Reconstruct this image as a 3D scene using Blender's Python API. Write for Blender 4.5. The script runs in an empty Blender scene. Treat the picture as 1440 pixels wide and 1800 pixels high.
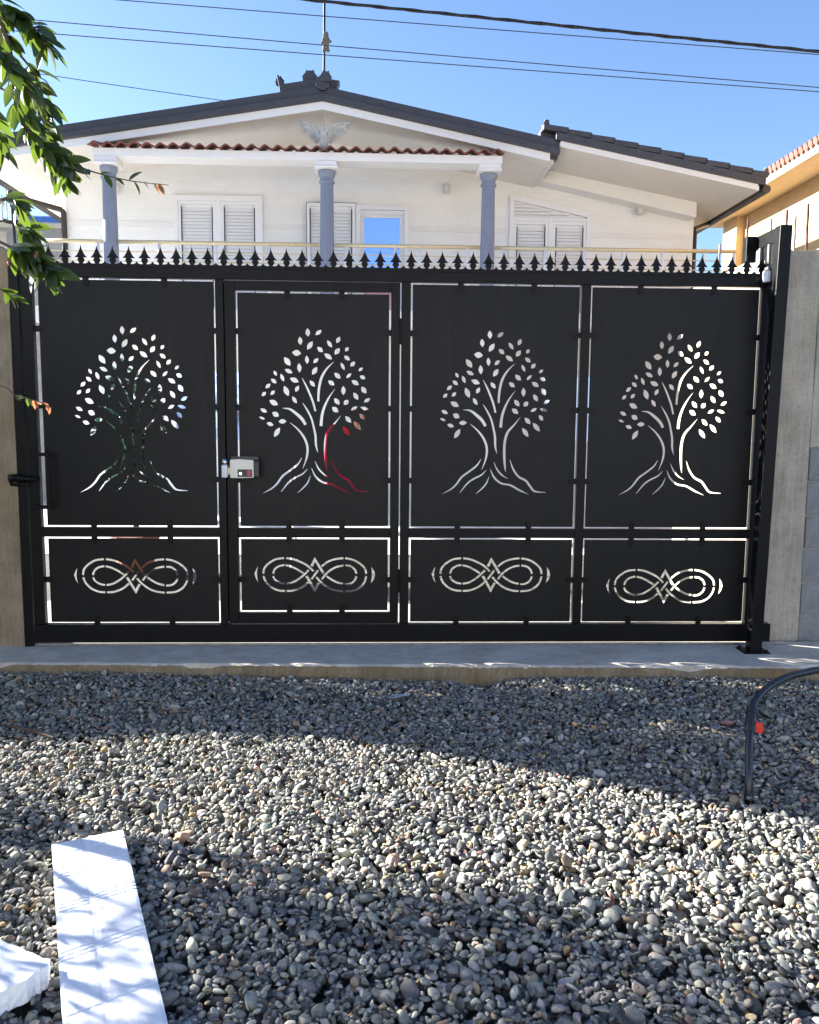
import bpy, bmesh, math, random
import numpy as np
from mathutils import Vector, Matrix, Euler

random.seed(7)
RNG = np.random.default_rng(11)
R = math.radians
scene = bpy.context.scene
COL = scene.collection

# ------------------------------------------------------------------ camera, sky, sun, exposure
PITCH, YAW, ROLL = R(6.438), R(2.225), R(0.480)
cam_data = bpy.data.cameras.new('camera')
cam = bpy.data.objects.new('camera', cam_data)
COL.objects.link(cam)
_f0 = Vector((math.sin(YAW), math.cos(YAW), 0)); _r0 = Vector((math.cos(YAW), -math.sin(YAW), 0)); _u0 = Vector((0, 0, 1))
_f = math.cos(PITCH) * _f0 - math.sin(PITCH) * _u0
_u = math.sin(PITCH) * _f0 + math.cos(PITCH) * _u0
_r = math.cos(ROLL) * _r0 + math.sin(ROLL) * _u
_u = -math.sin(ROLL) * _r0 + math.cos(ROLL) * _u
_m = Matrix((_r, _u, -_f)).transposed().to_4x4()
_m.translation = Vector((0.0, -5.101, 1.41))
cam.matrix_world = _m
cam_data.sensor_fit = 'HORIZONTAL'
cam_data.sensor_width = 36.0
cam_data.lens = 36.0 * 1442.0 / 1440.0
cam_data.clip_start = 0.05
cam_data.clip_end = 2000.0
scene.camera = cam
scene.render.engine = 'CYCLES'
cy = scene.cycles; cy.adaptive_threshold = 0.02; cy.max_bounces = 6; cy.diffuse_bounces = 4; cy.glossy_bounces = 3; cy.transmission_bounces = 3; cy.caustics_reflective = False; cy.caustics_refractive = False
scene.render.resolution_x, scene.render.resolution_y = 819, 1024

SUN = Vector((-2.6, 1.15, 1.0)).normalized()           # towards the sun: low, behind the gate on the left
SUN_EL = math.asin(SUN.z)
SUN_AZ = math.atan2(SUN.x, SUN.y)                      # from +Y towards +X
world = bpy.data.worlds.new('World'); scene.world = world; world.use_nodes = True
wn = world.node_tree; wn.nodes.clear()
sky = wn.nodes.new('ShaderNodeTexSky'); sky.sky_type = 'NISHITA'; sky.sun_disc = False
sky.sun_elevation = SUN_EL; sky.sun_rotation = SUN_AZ
sky.air_density = 1.0; sky.dust_density = 0.6; sky.ozone_density = 6.5
bg = wn.nodes.new('ShaderNodeBackground'); bg.inputs['Strength'].default_value = 0.069
wo = wn.nodes.new('ShaderNodeOutputWorld')
wb = wn.nodes.new('ShaderNodeMix'); wb.data_type = 'RGBA'; wb.blend_type = 'MULTIPLY'; wb.inputs['Factor'].default_value = 1.0
wb.inputs['B'].default_value = (1.13, 0.89, 0.80, 1)          # white balance of the picture, the same over the whole sky
wn.links.new(sky.outputs[0], wb.inputs['A']); wn.links.new(wb.outputs['Result'], bg.inputs[0]); wn.links.new(bg.outputs[0], wo.inputs[0])
sd = bpy.data.lights.new('sun', 'SUN'); sd.energy = 5.0; sd.angle = R(0.65); sd.color = (1.0, 0.975, 0.92)
so = bpy.data.objects.new('sun', sd); COL.objects.link(so)
so.rotation_euler = (-SUN).to_track_quat('-Z', 'Y').to_euler()
vs = scene.view_settings
vs.view_transform = 'Standard'; vs.look = 'None'; vs.exposure = 2.52; vs.gamma = 1.0; vs.use_curve_mapping = False

# ------------------------------------------------------------------ materials
def mat(name, col, rough=0.6, metal=0.0, spec=0.5, var=0.0, var_scale=8.0, bump=0.0, bump_scale=60.0,
        stretch=(1, 1, 1), var_col=None, trans=0.0):
    m = bpy.data.materials.new(name); m.use_nodes = True
    n = m.node_tree; b = n.nodes['Principled BSDF']; L = n.links.new
    b.inputs['Base Color'].default_value = (*col, 1); b.inputs['Roughness'].default_value = rough
    b.inputs['Metallic'].default_value = metal; b.inputs['Specular IOR Level'].default_value = spec
    if var or bump:
        tc = n.nodes.new('ShaderNodeTexCoord'); mp = n.nodes.new('ShaderNodeMapping')
        mp.inputs['Scale'].default_value = stretch
        L(tc.outputs['Object'], mp.inputs['Vector'])
    if var:
        tx = n.nodes.new('ShaderNodeTexNoise'); tx.inputs['Scale'].default_value = var_scale
        tx.inputs['Detail'].default_value = 6; tx.inputs['Roughness'].default_value = 0.65
        L(mp.outputs[0], tx.inputs['Vector'])
        rp = n.nodes.new('ShaderNodeValToRGB')
        c2 = var_col or tuple(c * (1 - var) for c in col)
        rp.color_ramp.elements[0].position = 0.32; rp.color_ramp.elements[1].position = 0.68
        rp.color_ramp.elements[0].color = (*c2, 1); rp.color_ramp.elements[1].color = (*col, 1)
        L(tx.outputs['Fac'], rp.inputs[0]); L(rp.outputs[0], b.inputs['Base Color'])
    if bump:
        bx = n.nodes.new('ShaderNodeTexNoise'); bx.inputs['Scale'].default_value = bump_scale
        bx.inputs['Detail'].default_value = 5
        L(mp.outputs[0], bx.inputs['Vector'])
        bp = n.nodes.new('ShaderNodeBump'); bp.inputs['Strength'].default_value = bump; bp.inputs['Distance'].default_value = 0.01
        L(bx.outputs['Fac'], bp.inputs['Height']); L(bp.outputs[0], b.inputs['Normal'])
    if trans:
        b.inputs['Transmission Weight'].default_value = trans
    return m

def concrete(name, base, dark, stain, streak=(5, 5, 0.7), bump=0.35, stain_amt=0.5):
    """cast concrete: blotches, board streaks, pinholes and brownish stains"""
    m = bpy.data.materials.new(name); m.use_nodes = True
    n = m.node_tree; b = n.nodes['Principled BSDF']; L = n.links.new
    b.inputs['Roughness'].default_value = 0.88; b.inputs['Specular IOR Level'].default_value = 0.25
    tc = n.nodes.new('ShaderNodeTexCoord')
    def noise(scale, det=6, rough=0.6, st=None):
        t = n.nodes.new('ShaderNodeTexNoise'); t.inputs['Scale'].default_value = scale
        t.inputs['Detail'].default_value = det; t.inputs['Roughness'].default_value = rough
        if st:
            mp = n.nodes.new('ShaderNodeMapping'); mp.inputs['Scale'].default_value = st
            L(tc.outputs['Object'], mp.inputs['Vector']); L(mp.outputs[0], t.inputs['Vector'])
        else:
            L(tc.outputs['Object'], t.inputs['Vector'])
        return t
    def ramp(t, p0, p1, c0, c1):
        r = n.nodes.new('ShaderNodeValToRGB'); r.color_ramp.elements[0].position = p0; r.color_ramp.elements[1].position = p1
        r.color_ramp.elements[0].color = (*c0, 1); r.color_ramp.elements[1].color = (*c1, 1)
        L(t.outputs['Fac'], r.inputs[0]); return r
    def mix(a, c, fac):
        x = n.nodes.new('ShaderNodeMix'); x.data_type = 'RGBA'
        L(a, x.inputs['A']); L(c, x.inputs['B'])
        if isinstance(fac, float): x.inputs['Factor'].default_value = fac
        else: L(fac, x.inputs['Factor'])
        return x.outputs['Result']
    c1 = ramp(noise(3.5, 8, 0.72), 0.40, 0.60, tuple(c * 0.9 for c in dark), base)
    c2 = ramp(noise(7, 6, 0.7, streak), 0.3, 0.7, tuple(c * 0.8 for c in dark), base)
    st = n.nodes.new('ShaderNodeRGB'); st.outputs[0].default_value = (*stain, 1)
    f = ramp(noise(2.3, 8, 0.75, (1.0, 1.0, 0.5)), 0.48, 0.72, (0, 0, 0), (stain_amt,) * 3)
    sp = ramp(noise(90, 3, 0.5), 0.25, 0.42, (0.55,) * 3, (1, 1, 1))
    c = mix(c1.outputs[0], c2.outputs[0], 0.5)
    c = mix(c, st.outputs[0], f.outputs[0])
    mu = n.nodes.new('ShaderNodeMix'); mu.data_type = 'RGBA'; mu.blend_type = 'MULTIPLY'; mu.inputs['Factor'].default_value = 0.8
    L(c, mu.inputs['A']); L(sp.outputs[0], mu.inputs['B'])
    L(mu.outputs['Result'], b.inputs['Base Color'])
    bn = noise(38, 7, 0.7)
    bp = n.nodes.new('ShaderNodeBump'); bp.inputs['Strength'].default_value = bump; bp.inputs['Distance'].default_value = 0.012
    L(bn.outputs['Fac'], bp.inputs['Height']); L(bp.outputs[0], b.inputs['Normal'])
    return m

M = {}
M['black'] = mat('black_powder_coat', (0.004, 0.004, 0.0044), 0.40, spec=0.17, var=0.25, var_scale=14, bump=0.02, bump_scale=900)
def panel_material():
    # powder coated sheet: slight oil-canning, uneven gloss, faint dried water marks
    m = mat('black_sheet_steel', (0.0062, 0.0062, 0.0058), 0.46, spec=0.23, var=0.15, var_scale=3, bump=0.10, bump_scale=2.2)
    n = m.node_tree; b = n.nodes['Principled BSDF']; L = n.links.new
    tc = n.nodes.new('ShaderNodeTexCoord'); mp = n.nodes.new('ShaderNodeMapping'); mp.inputs['Scale'].default_value = (9, 9, 1.2)
    nz = n.nodes.new('ShaderNodeTexNoise'); nz.inputs['Scale'].default_value = 2.0; nz.inputs['Detail'].default_value = 8; nz.inputs['Roughness'].default_value = 0.7
    mr = n.nodes.new('ShaderNodeMapRange'); mr.inputs['From Min'].default_value = 0.3; mr.inputs['From Max'].default_value = 0.7; mr.inputs['To Min'].default_value = 0.41; mr.inputs['To Max'].default_value = 0.52
    L(tc.outputs['Object'], mp.inputs['Vector']); L(mp.outputs[0], nz.inputs['Vector']); L(nz.outputs['Fac'], mr.inputs['Value']); L(mr.outputs[0], b.inputs['Roughness'])
    return m
M['panel'] = panel_material()
M['rail'] = mat('galvanised_track', (0.35, 0.36, 0.37), 0.45, metal=0.8, var=0.3, var_scale=20)
M['chrome'] = mat('chrome', (0.75, 0.75, 0.75), 0.15, metal=1.0)
M['lockcase'] = mat('brushed_lock_case', (0.82, 0.77, 0.63), 0.4, metal=0.0, var=0.1, var_scale=30)
M['lockblack'] = mat('lock_black', (0.02, 0.02, 0.022), 0.4)
M['red_label'] = mat('red_label', (0.45, 0.06, 0.08), 0.5)
M['white_plastic'] = mat('white_plastic', (0.75, 0.77, 0.80), 0.4, var=0.08, var_scale=25)
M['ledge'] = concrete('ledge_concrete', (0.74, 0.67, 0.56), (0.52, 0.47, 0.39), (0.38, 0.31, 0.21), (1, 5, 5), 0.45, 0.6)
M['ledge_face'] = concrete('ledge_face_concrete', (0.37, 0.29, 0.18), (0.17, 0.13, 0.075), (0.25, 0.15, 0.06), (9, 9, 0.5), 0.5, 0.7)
M['wall_conc'] = concrete('wall_concrete', (0.55, 0.49, 0.39), (0.35, 0.31, 0.24), (0.36, 0.25, 0.14), (9, 9, 0.5), 0.35, 0.35)
M['ground_floor'] = mat('white_limewash', (0.85, 0.85, 0.85), 0.9, spec=0.2, var=0.06, var_scale=3, bump=0.2, bump_scale=26)
M['pillar_conc'] = concrete('pillar_concrete', (0.42, 0.335, 0.22), (0.22, 0.17, 0.105), (0.31, 0.20, 0.10), (9, 9, 0.6), 0.4, 0.6)
M['block'] = concrete('block_concrete', (0.33, 0.33, 0.32), (0.22, 0.22, 0.21), (0.25, 0.22, 0.18), (3, 3, 3), 0.7, 0.2)
M['mortar'] = mat('mortar', (0.36, 0.34, 0.30), 0.9, var=0.3, var_scale=20, bump=0.4, bump_scale=80)
M['stucco'] = mat('cream_stucco', (0.855, 0.855, 0.84), 0.9, spec=0.2, var=0.07, var_scale=2.0, bump=0.8, bump_scale=22, stretch=(1, 1, 2.6))
M['white'] = mat('white_paint', (0.80, 0.79, 0.77), 0.7, spec=0.3, var=0.05, var_scale=5, bump=0.08, bump_scale=40)
M['soffit'] = mat('cream_soffit', (0.77, 0.73, 0.66), 0.85, spec=0.2, var=0.05, var_scale=3, bump=0.1, bump_scale=30)
M['pvc'] = mat('white_pvc', (0.80, 0.81, 0.83), 0.4, var=0.03, var_scale=6)
M['slit'] = mat('dark_rubber_gap', (0.03, 0.03, 0.035), 0.7)
M['roofmetal'] = mat('dark_roof_metal', (0.055, 0.053, 0.060), 0.5, var=0.2, var_scale=6, bump=0.03, bump_scale=80)
M['column'] = mat('blue_grey_column', (0.21, 0.24, 0.32), 0.6, var=0.12, var_scale=8)
M['brass'] = mat('brass', (0.66, 0.56, 0.35), 0.4, metal=0.25, var=0.15, var_scale=15)
M['terracotta'] = mat('red_tile', (0.27, 0.085, 0.06), 0.7, var=0.35, var_scale=9, bump=0.15, bump_scale=60)
M['statue'] = mat('weathered_statue', (0.62, 0.61, 0.58), 0.8, var=0.45, var_scale=14, bump=0.2, bump_scale=50)
M['glass_door'] = mat('mirror_glazing', (0.46, 0.58, 0.90), 0.04, metal=0.92)
M['lampglass'] = mat('lamp_glass', (0.60, 0.58, 0.54), 0.35)
M['pipe'] = mat('brown_downpipe', (0.045, 0.036, 0.032), 0.5, var=0.2, var_scale=10)
M['yellow'] = mat('ochre_render', (0.60, 0.44, 0.24), 0.9, var=0.18, var_scale=2.2, bump=0.3, bump_scale=25)
M['yellow_soffit'] = mat('ochre_soffit', (0.66, 0.50, 0.31), 0.9, var=0.15, var_scale=2.5, bump=0.15, bump_scale=15)
M['rust'] = mat('rusty_rebar', (0.16, 0.065, 0.035), 0.9, var=0.5, var_scale=30, bump=0.5, bump_scale=120)
M['rebar_pale'] = mat('cement_spattered_rebar', (0.42, 0.33, 0.28), 0.9, var=0.5, var_scale=30)
M['shutter_red'] = mat('red_roller_shutter', (0.35, 0.13, 0.12), 0.6)
M['cable'] = mat('black_cable', (0.012, 0.012, 0.013), 0.6)
M['wire'] = mat('thin_wire', (0.035, 0.04, 0.05), 0.6)
M['toy'] = mat('weathered_plush', (0.20, 0.18, 0.15), 1.0, var=0.5, var_scale=40, bump=0.6, bump_scale=120)
M['hose'] = mat('black_pe_pipe', (0.022, 0.025, 0.030), 0.32, var=0.2, var_scale=30)
M['red_tag'] = mat('red_plastic', (0.65, 0.03, 0.02), 0.4)
M['brown_stick'] = mat('brown_stick', (0.13, 0.075, 0.05), 0.9, var=0.4, var_scale=25)
M['sheet'] = mat('torn_plastic_sheet', (0.42, 0.46, 0.52), 0.45, var=0.2, var_scale=20)
M['shard'] = mat('brick_shard', (0.50, 0.30, 0.20), 0.9, var=0.3, var_scale=30, bump=0.5, bump_scale=100)
M['bark'] = mat('bark', (0.12, 0.085, 0.06), 0.9, var=0.4, var_scale=30, bump=0.6, bump_scale=80)
M['yard'] = concrete('yard_concrete', (0.60, 0.585, 0.55), (0.48, 0.465, 0.44), (0.30, 0.27, 0.22), (4, 4, 4), 0.2, 0.3)
M['soil'] = concrete('gravel_bed', (0.10, 0.10, 0.095), (0.05, 0.05, 0.05), (0.09, 0.07, 0.05), (5, 5, 5), 0.8, 0.4)
M['yardgravel'] = concrete('yard_gravel', (0.19, 0.19, 0.185), (0.075, 0.08, 0.07), (0.11, 0.13, 0.06), (4, 4, 4), 0.9, 0.6)
M['bounce_floor'] = mat('white_bounce_floor', (0.78, 0.775, 0.755), 0.6, var=0.08, var_scale=4)  # white chosen to throw sunlight up onto the shaded wall
M['farground'] = mat('far_ground', (0.42, 0.41, 0.385), 0.95, var=0.4, var_scale=0.6, bump=0.3, bump_scale=8)
M['blanket'] = mat('red_blanket', (0.42, 0.015, 0.05), 0.95, var=0.3, var_scale=10, bump=0.4, bump_scale=70)
M['peach'] = mat('peach_cloth', (0.72, 0.42, 0.28), 0.95, var=0.15, var_scale=8)
M['potclay'] = mat('clay_pot', (0.24, 0.10, 0.07), 0.85, var=0.3, var_scale=12)
M['tank_blue'] = mat('blue_tank', (0.12, 0.24, 0.55), 0.4, var=0.15, var_scale=8)
M['tank_white'] = mat('white_tank', (0.70, 0.70, 0.66), 0.5, var=0.2, var_scale=8)

def leaf_material(name, dark, light, trans_col, gloss=0.35):
    m = bpy.data.materials.new(name); m.use_nodes = True
    n = m.node_tree; b = n.nodes['Principled BSDF']; L = n.links.new
    b.inputs['Roughness'].default_value = gloss
    oi = n.nodes.new('ShaderNodeObjectInfo'); ge = n.nodes.new('ShaderNodeNewGeometry')
    ad = n.nodes.new('ShaderNodeMath'); ad.operation = 'ADD'
    L(oi.outputs['Random'], ad.inputs[0]); L(ge.outputs['Random Per Island'], ad.inputs[1])
    fr = n.nodes.new('ShaderNodeMath'); fr.operation = 'FRACT'; L(ad.outputs[0], fr.inputs[0])
    rp = n.nodes.new('ShaderNodeValToRGB')
    rp.color_ramp.elements[0].color = (*dark, 1); rp.color_ramp.elements[1].color = (*light, 1)
    L(fr.outputs[0], rp.inputs[0]); L(rp.outputs[0], b.inputs['Base Color'])
    tr = n.nodes.new('ShaderNodeBsdfTranslucent'); tr.inputs['Color'].default_value = (*trans_col, 1)
    mx = n.nodes.new('ShaderNodeMixShader'); mx.inputs[0].default_value = 0.35
    L(b.outputs[0], mx.inputs[1]); L(tr.outputs[0], mx.inputs[2])
    L(mx.outputs[0], n.nodes['Material Output'].inputs['Surface'])
    return m
M['leaf'] = leaf_material('pomegranate_leaf', (0.010, 0.026, 0.007), (0.050, 0.085, 0.016), (0.13, 0.20, 0.02))
M['leaf_new'] = leaf_material('young_coppery_leaf', (0.26, 0.09, 0.05), (0.20, 0.12, 0.04), (0.55, 0.22, 0.10))
M['leaf_dark'] = leaf_material('dark_shrub_leaf', (0.006, 0.012, 0.008), (0.02, 0.04, 0.03), (0.02, 0.06, 0.04))

def foam_material():
    m = bpy.data.materials.new('white_polystyrene'); m.use_nodes = True
    n = m.node_tree; b = n.nodes['Principled BSDF']; L = n.links.new
    b.inputs['Roughness'].default_value = 0.75; b.inputs['Specular IOR Level'].default_value = 0.3
    b.inputs['Subsurface Weight'].default_value = 0.0
    tc = n.nodes.new('ShaderNodeTexCoord')
    nz = n.nodes.new('ShaderNodeTexNoise'); nz.inputs['Scale'].default_value = 9; nz.inputs['Detail'].default_value = 8
    L(tc.outputs['Object'], nz.inputs['Vector'])
    rp = n.nodes.new('ShaderNodeValToRGB'); rp.color_ramp.elements[0].position = 0.22; rp.color_ramp.elements[1].position = 0.40
    rp.color_ramp.elements[0].color = (0.50, 0.51, 0.53, 1); rp.color_ramp.elements[1].color = (0.84, 0.845, 0.85, 1)
    L(nz.outputs['Fac'], rp.inputs[0]); L(rp.outputs[0], b.inputs['Base Color'])
    vo = n.nodes.new('ShaderNodeTexVoronoi'); vo.inputs['Scale'].default_value = 210
    L(tc.outputs['Object'], vo.inputs['Vector'])
    bp = n.nodes.new('ShaderNodeBump'); bp.inputs['Strength'].default_value = 0.12; bp.inputs['Distance'].default_value = 0.003
    L(vo.outputs['Distance'], bp.inputs['Height']); L(bp.outputs[0], b.inputs['Normal'])
    return m
M['foam'] = foam_material()

def pebble_material():
    m = bpy.data.materials.new('river_pebble'); m.use_nodes = True
    n = m.node_tree; b = n.nodes['Principled BSDF']; L = n.links.new
    b.inputs['Roughness'].default_value = 0.85; b.inputs['Specular IOR Level'].default_value = 0.2
    at = n.nodes.new('ShaderNodeAttribute'); at.attribute_type = 'INSTANCER'; at.attribute_name = 'tint'
    tc = n.nodes.new('ShaderNodeTexCoord')
    ad = n.nodes.new('ShaderNodeVectorMath'); ad.operation = 'ADD'
    ml = n.nodes.new('ShaderNodeVectorMath'); ml.operation = 'SCALE'; ml.inputs['Scale'].default_value = 37.0
    L(at.outputs['Vector'], ml.inputs[0]); L(tc.outputs['Object'], ad.inputs[0]); L(ml.outputs[0], ad.inputs[1])
    nz = n.nodes.new('ShaderNodeTexNoise'); nz.inputs['Scale'].default_value = 2.2; nz.inputs['Detail'].default_value = 8; nz.inputs['Roughness'].default_value = 0.7
    L(ad.outputs[0], nz.inputs['Vector'])
    rp = n.nodes.new('ShaderNodeValToRGB'); rp.color_ramp.elements[0].position = 0.3; rp.color_ramp.elements[1].position = 0.7
    rp.color_ramp.elements[0].color = (0.62, 0.62, 0.62, 1); rp.color_ramp.elements[1].color = (1.2, 1.2, 1.2, 1)
    L(nz.outputs['Fac'], rp.inputs[0])
    mx = n.nodes.new('ShaderNodeMix'); mx.data_type = 'RGBA'; mx.blend_type = 'MULTIPLY'; mx.inputs['Factor'].default_value = 1.0
    L(at.outputs['Color'], mx.inputs['A']); L(rp.outputs[0], mx.inputs['B']); L(mx.outputs['Result'], b.inputs['Base Color'])
    n2 = n.nodes.new('ShaderNodeTexNoise'); n2.inputs['Scale'].default_value = 9; n2.inputs['Detail'].default_value = 5
    L(ad.outputs[0], n2.inputs['Vector'])
    bp = n.nodes.new('ShaderNodeBump'); bp.inputs['Strength'].default_value = 0.25; bp.inputs['Distance'].default_value = 0.02
    L(n2.outputs['Fac'], bp.inputs['Height']); L(bp.outputs[0], b.inputs['Normal'])
    return m
M['pebble'] = pebble_material()

# ------------------------------------------------------------------ mesh helpers
class MB:
    def __init__(s): s.v = []; s.f = []
    def add(s, vs_, fs_):
        o = len(s.v); s.v += [tuple(v) for v in vs_]; s.f += [tuple(i + o for i in f) for f in fs_]; return s
    def box(s, x0, x1, y0, y1, z0, z1):
        return s.add([(x0, y0, z0), (x1, y0, z0), (x1, y1, z0), (x0, y1, z0), (x0, y0, z1), (x1, y0, z1), (x1, y1, z1), (x0, y1, z1)],
                     [(0, 3, 2, 1), (4, 5, 6, 7), (0, 1, 5, 4), (1, 2, 6, 5), (2, 3, 7, 6), (3, 0, 4, 7)])
    def hexa(s, P):      # 8 points: bottom ring then top ring, same order as box
        return s.add(P, [(0, 3, 2, 1), (4, 5, 6, 7), (0, 1, 5, 4), (1, 2, 6, 5), (2, 3, 7, 6), (3, 0, 4, 7)])
    def prism_y(s, poly, y0, y1):   # polygon in XZ extruded along Y
        n = len(poly)
        area = sum(poly[i][0] * poly[(i + 1) % n][1] - poly[(i + 1) % n][0] * poly[i][1] for i in range(n))
        if area < 0: poly = poly[::-1]
        return s.add([(x, y0, z) for x, z in poly] + [(x, y1, z) for x, z in poly],
                     [tuple(range(n)), tuple(range(2 * n - 1, n - 1, -1))] + [(i + n, (i + 1) % n + n, (i + 1) % n, i) for i in range(n)])
    def tube(s, pts, r, n=10, closed=False):
        pts = [Vector(p) for p in pts]; rs = r if isinstance(r, (list, tuple)) else [r] * len(pts)
        base = len(s.v); up = Vector((0, 0, 1)); prev = None
        for i, p in enumerate(pts):
            a = pts[max(0, i - 1)]; b = pts[min(len(pts) - 1, i + 1)]
            t = (b - a).normalized()
            if prev is None:
                q = t.cross(up)
                if q.length < 1e-3: q = t.cross(Vector((1, 0, 0)))
                q.normalize()
            else:
                q = (prev - t * prev.dot(t)).normalized()
            prev = q; w = t.cross(q)
            for k in range(n):
                a_ = 2 * math.pi * k / n
                s.v.append(tuple(p + (q * math.cos(a_) + w * math.sin(a_)) * rs[i]))
        m_ = len(pts)
        for i in range(m_ - 1):
            for k in range(n):
                s.f.append((base + i * n + k, base + i * n + (k + 1) % n, base + (i + 1) * n + (k + 1) % n, base + (i + 1) * n + k))
        s.f.append(tuple(base + k for k in range(n - 1, -1, -1))); s.f.append(tuple(base + (m_ - 1) * n + k for k in range(n)))
        return s
    def lathe(s, prof, cx, cy, n=20, radial=None):     # prof: [(r,z)]
        base = len(s.v)
        for (r, z) in prof:
            for k in range(n):
                a = 2 * math.pi * k / n
                rr = r * (radial(k) if radial else 1)
                s.v.append((cx + rr * math.cos(a), cy + rr * math.sin(a), z))
        for i in range(len(prof) - 1):
            for k in range(n):
                s.f.append((base + i * n + k, base + i * n + (k + 1) % n, base + (i + 1) * n + (k + 1) % n, base + (i + 1) * n + k))
        s.f.append(tuple(base + k for k in range(n - 1, -1, -1))); s.f.append(tuple(base + (len(prof) - 1) * n + k for k in range(n)))
        return s
    def build(s, name, m, parent=None, smooth=False, bevel=0.0, loc=None):
        me = bpy.data.meshes.new(name); me.from_pydata(s.v, [], s.f); me.update()
        return link(name, me, m, parent, smooth, bevel, loc)

def link(name, me, m, parent=None, smooth=False, bevel=0.0, loc=None):
    o = bpy.data.objects.new(name, me); COL.objects.link(o)
    if m is not None and not me.materials: me.materials.append(M[m] if isinstance(m, str) else m)
    if smooth:
        for p in me.polygons: p.use_smooth = True
    if bevel:
        b = o.modifiers.new('bevel', 'BEVEL'); b.width = bevel; b.segments = 2; b.limit_method = 'ANGLE'
    if parent is not None: o.parent = parent
    if loc is not None: o.location = loc
    return o

def tag(o, label=None, cat=None, group=None, kind=None):
    if label: o['label'] = label
    if cat: o['category'] = cat
    if group: o['group'] = group
    if kind: o['kind'] = kind
    return o

def thing(name, label, cat, loc=(0, 0, 0), group=None):
    o = bpy.data.objects.new(name, None); COL.objects.link(o); o.location = loc; o.empty_display_size = 0.2
    return tag(o, label, cat, group)

def crspline(pts, n=8):
    """Catmull-Rom through points (any dimension)"""
    P = [np.array(p, float) for p in pts]; out = []
    for i in range(len(P) - 1):
        p0 = P[i - 1] if i else 2 * P[0] - P[1]; p1 = P[i]; p2 = P[i + 1]; p3 = P[i + 2] if i + 2 < len(P) else 2 * P[-1] - P[-2]
        for k in range(n):
            t = k / n
            out.append(0.5 * ((2 * p1) + (-p0 + p2) * t + (2 * p0 - 5 * p1 + 4 * p2 - p3) * t * t + (-p0 + 3 * p1 - 3 * p2 + p3) * t ** 3))
    out.append(P[-1]); return out

def sheet_with_holes(name, outline, holes, thick):
    """flat sheet in the XZ plane with cut-outs, as a mesh (centred on Y=0)"""
    cu = bpy.data.curves.new('tmp', 'CURVE'); cu.dimensions = '2D'; cu.fill_mode = 'BOTH'; cu.extrude = thick / 2
    for poly in [outline] + holes:
        sp = cu.splines.new('POLY'); sp.points.add(len(poly) - 1); sp.use_cyclic_u = True
        for p, (x, z) in zip(sp.points, poly): p.co = (x, z, 0, 1)
    ob = bpy.data.objects.new('tmp', cu); COL.objects.link(ob)
    dg = bpy.context.evaluated_depsgraph_get(); dg.update()
    me = bpy.data.meshes.new_from_object(ob.evaluated_get(dg)); me.name = name
    bpy.data.objects.remove(ob); bpy.data.curves.remove(cu)
    me.transform(Matrix.Rotation(R(90), 4, 'X'))
    for p in me.polygons: p.use_smooth = False
    me.materials.clear()
    return me

# ------------------------------------------------------------------ ground, ledge, yard
GRAVEL_Z = -0.105
tag(MB().add([(-400, -400, -0.30), (400, -400, -0.30), (400, 400, -0.30), (-400, 400, -0.30)], [(0, 1, 2, 3)]).build('ground', 'farground'), kind='structure')
tag(MB().add([(-7, -9, -0.20), (7, -9, -0.20), (7, -0.30, -0.20), (-7, -0.30, -0.20)], [(0, 1, 2, 3)]).build('gravel_bed', 'soil'), kind='structure')
tag(MB().box(-6.2, 6.0, 0.335, 1.35, -0.28, -0.035).build('yard_paving', 'yard'), kind='structure')
tag(MB().box(-6.2, 6.0, 3.601, 8.299, -0.28, -0.034).build('yard_bounce_floor', 'bounce_floor'), kind='structure')  # yard floor made white to bounce sun onto the ground floor wall
tag(MB().box(-6.2, 6.0, 1.351, 3.6, -0.28, -0.045).build('yard_gravel', 'yardgravel'), kind='structure')

def front_y(x): return -0.352 - 0.027 * (x + 2.2)         # front edge of the concrete ledge
def make_ledge():
    mb = MB(); xs = np.linspace(-6.0, 6.0, 481); N = len(xs); rr = random.Random(3)
    def jit(a): return rr.uniform(-a, a)
    rows = [[], [], [], [], []]
    for x in xs:
        y = front_y(x)
        rows[0].append((x, 0.33, -0.025)); rows[1].append((x, y + 0.020 + jit(.004), -0.025))
        chip_ = max(0, math.sin(x * 3.1 + 2) * math.sin(x * 7.7)) ** 4 * .03 + (rr.random() < .05) * .012
        rows[2].append((x, y + jit(.003) + chip_ * .8, -0.034 - chip_ + jit(.003))); rows[3].append((x, y - 0.004 + jit(.004), -0.09))
        rows[4].append((x, y - 0.002, -0.28))
    for r_ in rows: mb.v += r_
    for k in range(4):
        for i in range(N - 1):
            mb.f.append((k * N + i + 1, k * N + i, (k + 1) * N + i, (k + 1) * N + i + 1))
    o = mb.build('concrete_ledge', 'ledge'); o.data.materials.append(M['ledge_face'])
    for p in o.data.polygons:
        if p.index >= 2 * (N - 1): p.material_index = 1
    return tag(o, kind='structure')
make_ledge()
trk = MB().box(-5.5, 5.5, 0.012, 0.030, -0.024, -0.012).box(-5.5, 5.5, -0.004, 0.046, -0.0245, -0.0215).build('gate_track', 'rail')
tag(trk, 'thin steel sliding track let into the concrete ledge under the black gate', 'track')

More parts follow.
